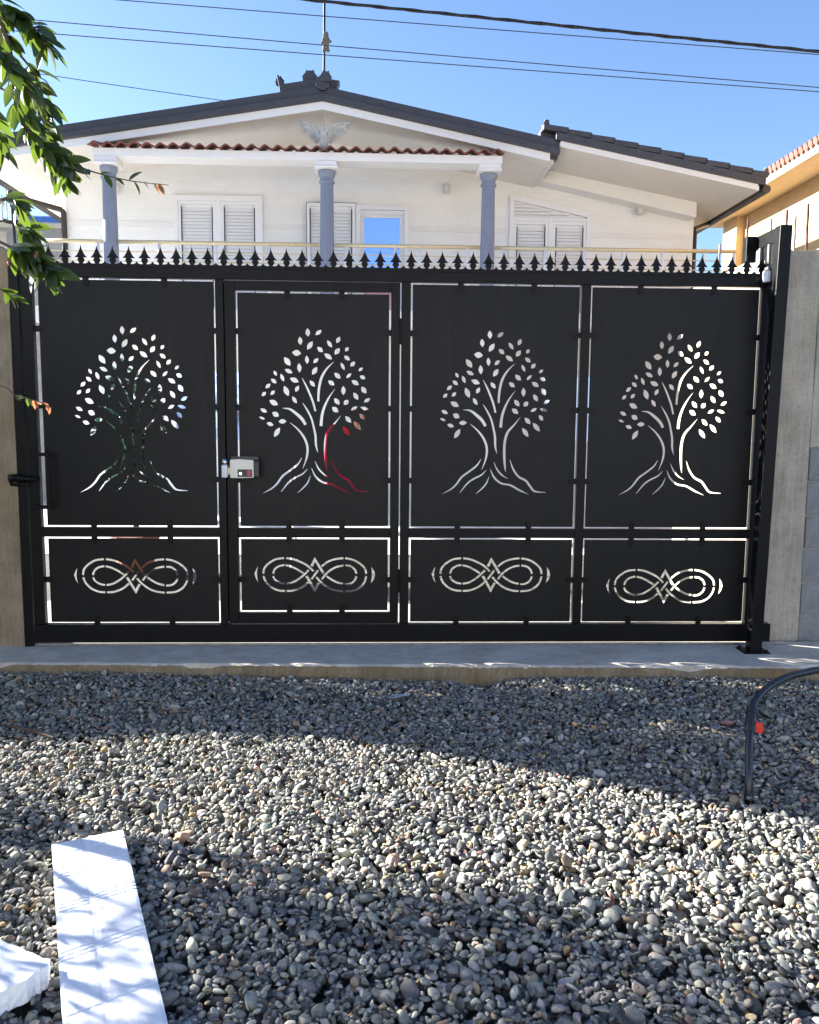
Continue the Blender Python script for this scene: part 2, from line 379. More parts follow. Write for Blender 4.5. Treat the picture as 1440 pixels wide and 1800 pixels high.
# ------------------------------------------------------------------ the sliding gate
gate = thing('sliding_gate', 'wide black steel sliding gate with laser cut tree panels and spiked top', 'gate')
G = lambda nm, b, mt='black', bev=0.003: b.build(nm, mt, gate, bevel=bev)
D0, D1 = 0.0, 0.045
G('top_rail', MB().box(-2.142, 2.43, D0, D1, 2.239, 2.302))
G('bottom_rail', MB().box(-2.142, 2.54, -0.008, 0.052, 0.0, 0.116))
for x0, x1 in ((-2.142, -2.074), (-0.987, -0.938), (0.139, 0.196), (1.247, 1.303), (2.371, 2.43)):
    G('stile', MB().box(x0, x1, D0, D1, 0.116, 2.239))
for x0, x1 in ((-2.074, -0.987), (0.196, 1.247), (1.303, 2.371)):
    G('middle_rail', MB().box(x0, x1, D0 + .002, D1, 0.670, 0.729))
wicket = G('wicket_door_frame', MB().box(-0.931, -0.868, -0.006, 0.04, 0.124, 2.232).box(0.076, 0.131, -0.006, 0.04, 0.124, 2.232)
           .box(-0.868, 0.076, -0.0055, 0.04, 2.176, 2.232).box(-0.868, 0.076, -0.0055, 0.04, 0.124, 0.190).box(-0.868, 0.076, -0.004, 0.04, 0.670, 0.729))
wicket['label'] = 'frame of the walk-through door inside the gate'
# tubular frame shadow strip behind the door joint
G('door_stop', MB().box(-0.938, -0.918, 0.0405, 0.046, 0.124, 2.232))

TREE_LEAVES = [(-38, 1228, -34, 1177, 28), (48, 1218, 10, 1188, 24), (-85, 1177, -80, 1127, 27), (-7, 1150, -40, 1100, 30), (82, 1157, 111, 1114, 23), (159, 1180, 140, 1140, 25), (21, 1116, 56, 1086, 27), (158, 1110, 128, 1072, 29), (212, 1117, 192, 1092, 22), (-133, 1082, -77, 1076, 37), (64, 1077, 111, 1043, 28), (185, 1065, 221, 1038, 25), (-181, 1053, -143, 1001, 33), (-44, 1064, -40, 1013, 24), (28, 1048, -3, 1019, 23), (-91, 1018, -87, 961, 27), (20, 996, -10, 948, 29), (-178, 980, -131, 957, 25), (165, 1024, 188, 978, 20), (252, 1030, 224, 1001, 25), (300, 994, 274, 973, 19), (-245, 970, -227, 939, 19), (-203, 952, -184, 905, 22), (-262, 921, -229, 894, 24), (-147, 926, -93, 903, 30), (-26, 913, 6, 875, 25), (126, 961, 163, 926, 28), (230, 960, 198, 929, 19), (282, 944, 316, 927, 25), (231, 916, 276, 889, 28), (-266, 891, -297, 863, 23), (88, 914, 125, 885, 27), (-93, 881, -114, 843, 24), (-183, 879, -156, 816, 32), (-294, 841, -320, 816, 22), (-240, 850, -266, 823, 22), (180, 882, 181, 826, 27), (293, 879, 320, 837, 30), (243, 842, 271, 798, 27), (-274, 790, -221, 762, 32), (-134, 816, -106, 772, 23), (346, 807, 307, 784, 22), (124, 807, 157, 767, 28), (211, 796, 184, 767, 29), (-330, 738, -289, 717, 23), (267, 756, 227, 734, 20), (285, 753, 337, 738, 20), (110, 752, 151, 721, 30), (-257, 716, -216, 693, 32), (280, 713, 312, 678, 25), (-338, 688, -302, 674, 15), (192, 697, 229, 657, 27), (-292, 652, -250, 637, 24), (-219, 660, -170, 663, 28), (-211, 624, -247, 565, 29), (244, 665, 289, 612, 29), (177, 634, 218, 577, 28)]
TREE_STROKES = [[(-195, 743, 0.6), (-149, 737, 6.3), (-109, 709, 8.9), (-75, 678, 9.5), (-53, 642, 8.2)], [(-70, 776, 1.3), (-42, 732, 5.1), (-17, 682, 5.7), (-2, 625, 6.3), (8, 574, 7.0), (11, 517, 6.3), (22, 472, 1.3)], [(-73, 927, 1.3), (-49, 883, 5.1), (-24, 827, 6.3), (-5, 777, 6.3), (8, 726, 5.7)], [(121, 1027, 1.3), (78, 984, 5.1), (48, 934, 7.6), (33, 878, 7.6), (27, 821, 7.0), (27, 786, 6.3)], [(129, 863, 0.6), (93, 812, 4.4), (66, 758, 7.0), (49, 701, 8.2), (42, 635, 8.9)], [(164, 699, 0.6), (126, 651, 5.1), (86, 603, 7.6), (70, 543, 8.2), (68, 473, 8.2), (73, 402, 6.3), (79, 357, 1.3)], [(-148, 655, 1.3), (-98, 611, 5.1), (-61, 561, 7.0), (-42, 504, 7.0), (-47, 440, 5.7), (-71, 372, 1.3)], [(-77, 438, 1.3), (-102, 398, 5.1), (-146, 362, 5.7), (-196, 324, 6.3), (-230, 278, 5.7), (-265, 246, 4.4), (-319, 216, 0.6)], [(-43, 368, 1.3), (-74, 337, 4.4), (-124, 311, 5.1), (-162, 282, 5.1), (-207, 225, 1.9)], [(-24, 327, 1.3), (-42, 283, 4.4), (-70, 250, 3.8), (-105, 219, 1.3)], [(-18, 375, 1.3), (8, 322, 5.7), (52, 286, 5.7), (111, 274, 5.7), (165, 245, 5.7), (228, 216, 0.6)], [(4, 418, 1.3), (25, 373, 4.4), (56, 338, 4.4), (96, 314, 0.6)], [(105, 434, 1.3), (126, 377, 5.7), (161, 329, 6.3), (208, 303, 7.0), (236, 268, 7.0), (267, 236, 5.7), (337, 229, 1.3)]]
KNOT_BANDS = [[(-192, 340), (-245, 332), (-291, 304), (-317, 273), (-323, 240)], [(-323, 225), (-308, 189), (-276, 155), (-232, 134), (-188, 129)], [(-179, 340), (-135, 333), (-91, 316), (-47, 292), (-8, 256)], [(9, 219), (38, 186), (83, 152), (128, 134), (179, 127)], [(-178, 129), (-139, 132), (-96, 146), (-66, 164), (-41, 186)], [(-21, 205), (-1, 233), (21, 263)], [(43, 287), (82, 317), (131, 334), (180, 340)], [(191, 340), (242, 329), (290, 301), (317, 270), (324, 239)], [(324, 225), (314, 189), (288, 155), (246, 133), (190, 127)], [(-190, 296), (-225, 288), (-252, 267), (-262, 240)], [(-262, 225), (-250, 202), (-221, 183), (-189, 176)], [(-182, 295), (-151, 287), (-114, 270), (-72, 244)], [(-180, 176), (-141, 184), (-99, 208), (-69, 233), (-39, 263)], [(44, 205), (73, 242), (109, 270), (145, 287), (181, 293)], [(193, 293), (226, 288), (252, 267), (262, 240)], [(262, 225), (252, 199), (225, 177), (189, 172)], [(74, 225), (106, 202), (144, 183), (178, 175)]]
KNOT_POLYS = [[(-28, 292), (0, 346), (62, 246), (47, 239), (2, 316), (-14, 284)], [(-60, 222), (-45, 229), (-1, 151), (17, 184), (32, 179), (0, 119)], [(-355, 288), (-369, 263), (-379, 239), (-369, 208), (-353, 179), (-362, 214), (-363, 239), (-361, 264)], [(355, 286), (373, 261), (380, 236), (373, 205), (353, 179), (358, 208), (360, 236), (359, 261)]]


def leaf_poly(x1, z1, x2, z2, w, n=7):
    a = Vector((x1, z1)); b = Vector((x2, z2)); d = b - a; nn = Vector((-d.y, d.x)).normalized()
    f = lambda t: math.sin(math.pi * t) ** 0.9 * w / 2
    top = [a + d * t + nn * f(t) for t in [i / n for i in range(n + 1)]]
    bot = [a + d * t - nn * f(t) for t in [i / n for i in range(n - 1, 0, -1)]]
    return [tuple(p) for p in top + bot]
def stroke_poly(pts, n=5):
    S = crspline(pts, n); L_, R_ = [], []
    for i, p in enumerate(S):
        a = S[max(0, i - 1)]; b = S[min(len(S) - 1, i + 1)]
        t = np.array([b[0] - a[0], b[1] - a[1]]); t /= (np.linalg.norm(t) + 1e-9); nn = np.array([-t[1], t[0]])
        w = max(p[2], 0.6)
        L_.append((p[0] + nn[0] * w, p[1] + nn[1] * w)); R_.append((p[0] - nn[0] * w, p[1] - nn[1] * w))
    return L_ + R_[::-1]
mm = lambda poly, ox, oz: [(x / 1000 + ox, z / 1000 + oz) for x, z in poly]
TREE_HOLES = [leaf_poly(*l) for l in TREE_LEAVES] + [stroke_poly(s) for s in TREE_STROKES]
KNOT_HOLES = [stroke_poly([(x, z, 6.3) for x, z in b]) for b in KNOT_BANDS] + KNOT_POLYS

def tab_mesh(name):       # welded lug with a rounded end and a bolt head, pointing down (-Z) from the frame edge
    mb = MB(); w = 0.018; L_ = 0.052
    poly = [(-w, 0.004), (w, 0.004)] + [(w * math.cos(a), -L_ + w - w * math.sin(a)) for a in np.linspace(0, math.pi, 9)]
    mb.prism_y(poly, 0.000, 0.004)
    hexp = [(0.0065 * math.cos(a), -L_ + w + 0.0065 * math.sin(a)) for a in np.linspace(0, 2 * math.pi, 7)[:-1]]
    mb.prism_y(hexp, -0.005, 0.000)
    me = bpy.data.meshes.new(name); me.from_pydata(mb.v, [], mb.f); me.update(); me.materials.append(M['black']); return me
TAB = tab_mesh('bracket')
PY = 0.020
def panel(name, x0, x1, z0, z1, holes, tabs, label):
    """tabs: list of (x, z, angle): lugs reaching over the sheet edge"""
    me = sheet_with_holes(name, [(x0, z0), (x1, z0), (x1, z1), (x0, z1)], holes, 0.003)
    o = link(name, me, 'panel', gate, loc=(0, PY, 0)); o['label'] = label
    for (x, z, a) in tabs:
        b = link('bracket', TAB, None, o, loc=(x, -0.0065, z)); b.rotation_euler = (0, R(a), 0)
    return o
gp = 0.0115
UP = [(-2.044, -0.987, 2.239), (-0.868, 0.076, 2.176), (0.196, 1.247, 2.239), (1.303, 2.371, 2.239)]
for i, (x0, x1, zt) in enumerate(UP):
    xl = x0 if i == 0 else x0 + gp
    zr = [1.935, 1.475, 1.030]
    lx = -2.074 if i == 0 else x0
    q = 0.22 if i == 1 else 0.27
    w = x1 - lx
    tx = [lx + w * .29, lx + w * .72] if i != 1 else [-0.555, -0.225]
    cx = (x0 + x1) / 2 + (0.006 if i == 3 else 0.0)
    tabs = [(x, zt, 0) for x in tx] + [(x, 0.729, 180) for x in tx]
    tabs += [(lx, z, -90) for z in zr if not (i == 0 and z < 1.2)] + [(x1, z, 90) for z in zr]
    panel('tree_panel', xl, x1 - gp, 0.729 + gp, zt - gp, [mm(h, cx, 0.73) for h in TREE_HOLES], tabs,
          'black sheet with a tree of life cut out')
    zb = 0.190 if i == 1 else 0.116
    ko = (0.188, 0.197, 0.198, 0.125)[i]
    ktabs = [(x, 0.670, 0) for x in tx] + [(x, zb, 180) for x in tx] + [(lx, 0.40, -90), (x1, 0.40, 90)]
    panel('knot_panel', xl, x1 - gp, zb + gp, 0.670 - gp, [mm(h, cx, ko) for h in KNOT_HOLES], ktabs,
          'black sheet with a woven infinity knot cut out')

# spiked cresting: one base strip, every spike a part of it
NS, S0, DS = 48, -2.066, 0.0943
strip = MB()
pr = [(-2.142, 2.302)]
xs = []
for k in range(NS):
    c = S0 + DS * k; h = DS / 2
    pr += [(c - h, 2.3395), (c - h * .80, 2.3280), (c - h * .60, 2.3238), (c + h * .60, 2.3238), (c + h * .80, 2.3280)]
pr += [(S0 + DS * (NS - .5), 2.3395), (2.43, 2.324), (2.43, 2.302)]
crest = strip.prism_y([(min(max(x, -2.142), 2.43), z) for x, z in pr], 0.018, 0.024).build('cresting_strip', 'black', gate)
def spike_mesh():
    k = DS / 245.0
    half = [(0, 180), (9, 225), (25, 265), (44, 304), (64, 336), (97, 366), (74, 367), (50, 361), (33, 352), (28, 358), (34, 368), (45, 380), (53, 396), (50, 414), (39, 432), (29, 446), (28, 462)]
    pts = [(x * k, (455 - y) * k) for x, y in half]
    poly = pts + [(-x, z) for x, z in pts[:0:-1]]
    # concave outline: triangulate by mirrored strips (centre line to outline)
    v, f = [], []
    for y_ in (-0.003, 0.003):
        for x, z in pts: v += [(x, y_, z), (-x, y_, z)]
    n = len(pts)
    for i in range(n - 1):
        a, b, c, d = 2 * i, 2 * i + 1, 2 * i + 3, 2 * i + 2
        f.append((a, b, c, d)); o = 2 * n; f.append((a + o, d + o, c + o, b + o))
        f.append((a, d, d + o, a + o)); f.append((b, b + o, c + o, c))
    me = bpy.data.meshes.new('spike'); me.from_pydata(v, [], f); me.update(); me.materials.append(M['black']); return me
SPK = spike_mesh()
for k in range(NS):
    s_ = link('spike', SPK, None, crest, loc=(S0 + DS * k, 0.021, 2.3245)); s_.rotation_euler = (R(random.uniform(-.6, .6)), R(random.uniform(-.8, .8)), 0)

# electric rim lock on the wicket door
lk = MB()
body = [(-0.903, 1.050), (-0.898, 1.046), (-0.84, 1.0445), (-0.765, 1.047), (-0.760, 1.052), (-0.760, 1.150), (-0.766, 1.155), (-0.84, 1.1605), (-0.897, 1.158), (-0.903, 1.153)]
lock = lk.prism_y(body, -0.062, -0.012).build('lock', 'lockcase', gate, bevel=0.003)
lock['label'] = 'silver electric rim lock with red label'
MB().box(-0.7598, -0.728, -0.052, -0.012, 1.052, 1.148).build('lock_shade_block', 'lockblack', lock, bevel=0.004)  # black block standing for the shade right of the lock case
MB().box(-0.900, -0.735, -0.030, -0.012, 1.156, 1.176).build('mounting_plate', 'lockblack', lock)
MB().box(-0.857, -0.768, -0.0635, -0.058, 1.052, 1.099).build('label_plate', 'lockblack', lock, bevel=0.002)
MB().box(-0.798, -0.776, -0.0645, -0.060, 1.058, 1.094).build('red_label', 'red_label', lock)
cyl = MB().tube([(-0.838, -0.070, 1.073), (-0.838, -0.058, 1.073)], 0.0095, 16).build('key_cylinder', 'chrome', lock, smooth=False)
MB().box(-0.956, -0.921, -0.050, -0.0005, 1.047, 1.124).build('strike_box', 'white_plastic', lock, bevel=0.004)
MB().tube([(-0.9385, -0.030, 1.124), (-0.9385, -0.030, 1.160)], [0.018, 0.016], 16).build('strike_bolt', 'chrome', lock, smooth=True)
MB().box(-0.921, -0.9031, -0.040, -0.020, 1.066, 1.108).build('latch_tongue', 'brass', lock)
# hinges
for z0, z1 in ((1.865, 2.02), (0.326, 0.472)):
    MB().tube([(0.1345, -0.011, z0), (0.1345, -0.011, z1)], 0.009, 12).build('hinge', 'black', gate, smooth=False)
# pull handle
MB().box(-2.105, -1.990, -0.055, -0.043, 1.170, 1.192).box(-2.105, -1.990, -0.055, -0.043, 0.848, 0.872).box(-2.012, -1.990, -0.056, -0.042, 0.871, 1.171)\
    .box(-2.105, -2.085, -0.0545, 0.0, 1.171, 1.1915).box(-2.105, -2.085, -0.0545, 0.0, 0.8485, 0.8715).build('pull_handle', 'black', gate, bevel=0.003)
# lock knob that reaches the pillar
kn = MB().tube([(-2.235, -0.045, 1.035), (-2.19, -0.045, 1.037), (-2.13, -0.040, 1.030), (-2.06, -0.02, 1.028)], [0.024, 0.026, 0.017, 0.010], 14)
kn.tube([(-2.226, -0.05, 1.02), (-2.222, -0.05, 0.998), (-2.19, -0.05, 0.996), (-2.14, -0.045, 1.004)], 0.011, 10)
kn.build('latch_lever', 'black', gate, smooth=True)
# white sensor at the top right end
sn = MB().lathe([(0.0, 2.262), (0.026, 2.263), (0.027, 2.268), (0.027, 2.326), (0.024, 2.330), (0.012, 2.332), (0.010, 2.352), (0.0, 2.353)], 2.376, -0.038, 16).build('sensor', 'white_plastic', gate, smooth=False)
MB().box(2.355, 2.423, -0.052, -0.004, 2.3335, 2.3375).build('sensor_clip', 'black', sn)

# front guide post with its gusset, foot plate and roller bracket
post = thing('guide_post', 'black square guide post bolted to the ledge at the right end of the gate', 'post', (2.373, -0.14, -0.025))
pb = MB(); B = 0.0375; T_ = 0.04
for_bottom = [(-B, -.035, 0), (B, -.035, 0), (B, .035, 0), (-B, .035, 0)]
top = [(x + T_, y, 2.60) for x, y, z in for_bottom]
pb.hexa(for_bottom + top).build('upright', 'black', post, bevel=0.004)
MB().box(-.085, .075, -.07, .07, 0.0, 0.010).build('foot_plate', 'black', post, bevel=0.002)
for bx_, by_ in ((-.068, -.052), (.058, -.052), (-.068, .052), (.058, .052)):
    MB().tube([(bx_, by_, 0.010), (bx_, by_, 0.022)], 0.009, 6).build('anchor_bolt', 'black', post)
gus = MB().prism_y([(-.107, 1.95), (-.095, 1.95), (.06, 2.50), (.06, 2.515), (-.107, 2.515)], -.003, .003)
gus.v = [(.020 + v[1], v[0] + .14, v[2]) for v in gus.v]
gus.build('gusset', 'black', post)
arm = MB().box(.012, .032, .036, .33, 2.516, 2.60).box(-.055, .0115, .285, .3295, 2.44, 2.60).build('roller_arm', 'black', post, bevel=0.003)
for ry in (.24, .12):
    MB().tube([(.022, ry, 2.40), (.022, ry, 2.515)], 0.020, 14).build('guide_roller', 'lockblack', arm)
# slim receiving post at the left end
rp_ = MB().box(-2.205, -2.150, -0.005, 0.060, -0.0245, 2.31).build('receiving_post', 'black', bevel=0.003)
tag(rp_, 'slim black receiving post between left pillar and gate edge', 'post')

# ------------------------------------------------------------------ masonry left and right
def rough_block(name, x0, x1, y0, y1, z0, z1, m, parent=None, jit=0.006, top=None, seed=1, n=(6, 4, 16)):
    bm = bmesh.new(); bmesh.ops.create_cube(bm, size=1.0)
    bmesh.ops.subdivide_edges(bm, edges=bm.edges[:], cuts=7, use_grid_fill=True)
    rr = random.Random(seed)
    for v in bm.verts:
        x = x0 + (v.co.x + .5) * (x1 - x0); y = y0 + (v.co.y + .5) * (y1 - y0); t = v.co.z + .5
        zt = z1 + (top(x, y) if top else 0)
        v.co = Vector((x + rr.uniform(-jit, jit) * .5, y + rr.uniform(-jit, jit) * .5, z0 + t * (zt - z0) + (rr.uniform(-jit, jit) if t > .9 else 0)))
    me = bpy.data.meshes.new(name); bm.to_mesh(me); bm.free()
    o = link(name, me, m, parent, bevel=0.004); return o
lp = rough_block('concrete_pillar', -3.25, -2.206, 0.0, 0.20, -0.03, 2.44, 'pillar_conc', jit=0.006, seed=4,
                 top=lambda x, y: 0.07 * math.sin(max(0, (-2.22 - x)) * 3.2) - 0.10 * max(0, (x + 2.45) / .25) * max(0, (x + 2.45) / .25) * .6)
tag(lp, 'stained brown grey concrete pillar at the left end of the gate', 'pillar')
lw = rough_block('low_wall', -8.5, -3.26, 0.05, 0.27, -0.03, 1.10, 'block', jit=0.01, seed=9)
tag(lw, 'low concrete block wall running left from the brown pillar, mostly out of view', 'wall')

rw = thing('boundary_wall', 'grey cast concrete boundary wall right of the gate with block infill', 'wall', (2.5, 0.1, 0))
rough_block('cast_pier', 2.505, 2.772, 0.085, 0.40, -0.03, 2.50, 'wall_conc', rw, 0.004, seed=5, top=lambda x, y: 0.02 * math.sin(x * 9)).matrix_parent_inverse = Matrix.Translation((-2.5, -0.1, 0))
rough_block('cast_cap', 2.776, 4.6, 0.085, 0.40, 1.255, 2.49, 'wall_conc', rw, 0.004, seed=6, top=lambda x, y: 0.015 * math.sin(x * 5)).matrix_parent_inverse = Matrix.Translation((-2.5, -0.1, 0))
rough_block('cast_return', 2.512, 2.72, 0.404, 1.75, -0.03, 2.49, 'wall_conc', rw, 0.008, seed=7, top=lambda x, y: -0.05 * max(0, y - 1.2)).matrix_parent_inverse = Matrix.Translation((-2.5, -0.1, 0))
mo = MB().box(2.774, 4.6, 0.108, 0.38, -0.03, 1.254).build('mortar', 'mortar', rw); mo.matrix_parent_inverse = Matrix.Translation((-2.5, -0.1, 0))
bmm = MB().box(0, .40, 0, .02, 0, .205); BL = bpy.data.meshes.new('block'); BL.from_pydata(bmm.v, [], bmm.f); BL.materials.append(M['block'])
zc = 1.040
row = 0
while zc > -0.1:
    x = 2.786 + (0.0 if row % 2 == 0 else -0.20)
    while x < 4.5:
        b = link('block', BL, None, rw, bevel=0.005); b.matrix_parent_inverse = Matrix.Translation((-2.5, -0.1, 0))
        b.location = (max(x, 2.780), 0.096 + random.uniform(-.003, .003), zc)
        b.scale = (1 if x > 2.78 else (0.40 - (2.780 - x)) / 0.40, 1, 1)
        x += 0.412
    zc -= 0.222; row += 1
for i, (x, y, h, m_) in enumerate([(2.56, 1.15, .26, 'rebar_pale'), (2.60, .78, .36, 'rust'), (2.66, .55, .30, 'rebar_pale'), (2.64, .30, .30, 'rust'), (2.72, .34, .27, 'rebar_pale'), (2.74, .22, .32, 'rust')]):
    z0 = 2.40
    mb = MB(); pts = [(x + random.uniform(-.003, .003), y, z0 + (h + .08) * t) for t in np.linspace(0, 1, 9)]
    o = mb.tube(pts, [0.0075 + 0.0012 * (k % 2) for k in range(9)], 8).build('rebar', m_, rw); o.matrix_parent_inverse = Matrix.Translation((-2.5, -0.1, 0))

# ------------------------------------------------------------------ the white house behind the gate
house = thing('white_house', 'cream white two storey house with dark metal gable roof behind the gate', 'house')
H = lambda nm, b, mt, par=None, bev=0.0, sm=False: b.build(nm, mt, par or house, bevel=bev, smooth=sm)
YW, YV, YB = 8.30, 6.95, 6.80            # facade, roof verge, beam front
RX, RZ = -0.795, 5.704                   # underside of the ridge at the verge
SL, SR = 0.1654, 0.196                   # roof slopes left / right
EL = -5.62                               # left eave
zl = lambda x: RZ - SL * (RX - x)
zr = lambda x: RZ - SR * (x - RX)
zs = lambda x: zl(x) if x < RX else zr(x)
# facade with real openings: built from wall pieces around them
OPEN = [(-3.16, -1.88, 2.95, 4.80), (-1.09, 0.42, 2.95, 4.70), (2.12, 3.32, 2.95, 4.70)]
fx = [-4.87] + [v for o_ in OPEN for v in o_[:2]] + [5.04]
fac = MB()
segs = []
for i in range(0, len(fx), 2): segs.append((fx[i], fx[i + 1], -0.03))
for o_ in OPEN: segs.append((o_[0], o_[1], o_[3])); segs.append((o_[0], o_[1], None))
for x0, x1, zb in segs:
    if zb is None: fac.box(x0, x1, YW, YW + .25, -0.03, 2.95); continue
    cuts = sorted({x0, x1} | {c for c in (RX, 2.42) if x0 < c < x1})
    for a, b in zip(cuts[:-1], cuts[1:]):
        ta = zs(a) if a < 2.42 else 5.62 - 0.185 * (a - 2.42); tb = zs(b) if b <= 2.42 else 5.62 - 0.185 * (b - 2.42)
        if a >= 2.42 - 1e-6: ta = 5.62 - 0.185 * (a - 2.42)
        fac.prism_y([(a, zb), (b, zb), (b, tb), (a, ta)], YW, YW + .25)
fo = H('facade', fac, 'stucco')
fo.data.materials.append(M['ground_floor'])
H('ground_floor_render', MB().box(-4.869, 5.039, YW - .02, YW - .0005, -.03, 2.719), 'ground_floor')
H('side_wall', MB().prism_y([(-4.87, -0.03), (-4.62, -0.03), (-4.62, zl(-4.62)), (-4.87, zl(-4.87))], YW + .251, 16).prism_y([(4.79, -0.03), (5.04, -0.03), (5.04, 5.13), (4.79, 5.17)], YW + .251, 16), 'stucco')
H('rear_wall', MB().box(-4.87, 5.04, 16.001, 16.2, -0.03, 4.9), 'stucco')
for x0, x1, z0 in ((-4.86, -3.22, 4.37), (-1.82, -1.14, 4.37), (.475, 2.06, 4.37), (3.38, 5.03, 4.32)):
    H('string_course', MB().box(x0, x1, YW - .012, YW - .0005, z0, z0 + .08), 'white')
# overhanging upper gable of the right wing
H('wing_gable', MB().prism_y([(2.44, 5.12), (4.97, 4.60), (4.97, 5.06), (2.60, 5.60)], 8.02, YW - .001), 'stucco')
# soffits: sloped slabs from the verge to the facade
def slab(x0, x1, f, t, y0, y1):
    return MB().hexa([(x0, y0, f(x0)), (x1, y0, f(x1)), (x1, y1, f(x1)), (x0, y1, f(x0)), (x0, y0, f(x0) + t), (x1, y0, f(x1) + t), (x1, y1, f(x1) + t), (x0, y1, f(x0) + t)])
XR = 2.423
H('soffit', slab(EL, RX, zl, .09, YV + .012, 16.4), 'soffit')
H('soffit', slab(RX, XR, zr, .0895, YV + .0125, 16.4), 'soffit')
H('fascia', slab(EL, RX, zl, .106, YV, YV + .012), 'white'); H('fascia', slab(RX, XR, zr, .107, YV + .0005, YV + .012), 'white')
v1 = lambda x: zs(x) + .106
def verge(x0, x1, f, y0, steps=((.106, .100, -.045), (.214, .150, .022))):
    p = H('verge_trim', slab(x0, x1, lambda x: f(x) + steps[0][0], steps[0][1], y0 + steps[0][2], y0 + .10), 'roofmetal', bev=.012)
    H('verge_trim', slab(x0, x1, lambda x: f(x) + steps[1][0], steps[1][1] - .04, y0 + steps[1][2], y0 + .08), 'roofmetal', bev=.006)
    return p
va = verge(EL - .05, RX, zl, YV); vb = verge(RX, XR + .13, zr, YV)
for vv, f, xs_ in ((va, zl, np.arange(-5.2, -0.9, .62)), (vb, zr, np.arange(-.55, 2.4, .62))):
    for x in xs_:
        z = f(x) + .155
        MB().tube([(x, YV - .051, z), (x, YV - .044, z)], .013, 8).build('screw', 'lockblack', vv)
roof = H('roof', slab(EL - .08, RX, lambda x: zl(x) + .091, .20, YV + .101, 16.5), 'roofmetal')
H('roof', slab(RX, XR + .13, lambda x: zr(x) + .0915, .20, YV + .1015, 16.5), 'roofmetal')
# right wing roof
WX0, WX1 = 2.30, 5.55
zw = lambda x: 5.275 - 0.187 * (x - 2.55)
H('soffit', slab(2.56, WX1 - .08, zw, .06, YV + .012, 16.4), 'soffit')
H('fascia', slab(2.57, WX1 - .10, zw, .080, YV, YV + .012), 'white')
wv = H('verge_trim', slab(2.50, WX1, lambda x: zw(x) + .080, .105, YV - .03, YV + .10), 'roofmetal', bev=.004)
x = WX0 + .02
k = 0
while x < WX1:                                      # stepped tiles along the wing verge
    H('roof_tile', slab(x, min(x + .36, WX1 + .03), lambda q, x=x: zw(x) + .184 - .12 * (q - x), .075, YV - .012, YV + .50), 'roofmetal', bev=.006)
    x += .335; k += 1
H('roof', slab(WX0, WX1, lambda q: zw(q) + .0805, .10, YV + .101, 16.5), 'roofmetal')
H('wing_side', MB().prism_y([(2.34, 5.14), (2.52, 5.10), (2.52, 5.42), (2.34, 5.45)], YV + .20, 12), 'white')
for x in np.arange(2.9, 5.5, .62):
    z = zw(x) + .13
    MB().tube([(x, YV - .036, z), (x, YV - .029, z)], .013, 8).build('screw', 'lockblack', wv)
# roof ornaments (crown shaped ridge ends)
def crown(x, z, w, h, y, tilt, nm='ridge_crown', par=None):
    pts = [(-w, 0)]
    n = 7
    for i in range(n):
        a = math.pi * (1 - i / (n - 1)); rr = (1.0 if i % 2 == 0 else .8)
        pts.append((w * 1.12 * math.cos(a) * rr, h * .45 + h * .55 * math.sin(a) * rr)); 
        if i < n - 1:
            a2 = math.pi * (1 - (i + .5) / (n - 1)); pts.append((w * .93 * math.cos(a2), h * .45 + h * .40 * math.sin(a2)))
    pts.append((w, 0))
    mb = MB().prism_y(pts, -.02, .02)
    o = mb.build(nm, 'roofmetal', par or house, loc=(x, y, z)); o.rotation_euler = (0, R(tilt), R(random.uniform(-20, 20))); return o
H('ridge_cap', MB().prism_y([(-1.40, 5.98), (-.60, 6.04), (-.56, 6.14), (-.80, 6.17), (-1.34, 6.08), (-1.42, 6.20), (-1.44, 6.19)], YV + .12, YV + .30), 'roofmetal', bev=.006)
H('ridge_cap', MB().tube([(RX, YV - .02, 6.05), (RX, 16, 6.05)], .10, 10), 'roofmetal')
crown(-1.40, 6.09, .055, .12, YV + .2, -10); crown(-.985, 6.14, .095, .17, YV + .2, 2); crown(-.75, 6.06, .075, .15, YV - .03, 3)
crown(2.36, 5.50, .05, .19, YV + .1, 8); crown(5.56, 4.93, .045, .14, YV + .05, 10)
# balcony: slab, beam, columns, railing
H('balcony_slab', MB().box(-4.80, 5.25, 6.80, YW - .001, 2.72, 2.95), 'white', bev=.01)
beam = H('beam', MB().box(-3.93, 1.72, YB, 7.12, 4.975, 5.085), 'white', bev=.006)
for cx in (-3.775, -0.738, 1.555):
    H('beam_block', MB().box(cx - .152, cx + .152, YB - .006, 7.13, 4.910, 4.974), 'white', beam, .006)
    H('beam_block', MB().box(cx - .165, cx + .165, YB - .02, 7.14, 4.880, 4.9095), 'white', beam, .012)
    col = MB()
    flute = lambda k: 0.93 if k % 3 == 0 else (1.0)
    prof = [(.104, 2.951), (.104, 3.2), (.101, 3.9), (.092, 4.70)]
    c_ = H('column', MB().lathe(prof, cx, 6.97, 54, flute), 'column')
    H('capital', MB().lathe([(.094, 4.70), (.112, 4.715), (.112, 4.735), (.098, 4.745), (.098, 4.785), (.116, 4.82), (.122, 4.84), (.122, 4.8795)], cx, 6.97, 32), 'column', c_, sm=False)
    H('ground_column', MB().box(cx - .15, cx + .15, 6.83, 7.12, -0.034, 2.719), 'white')
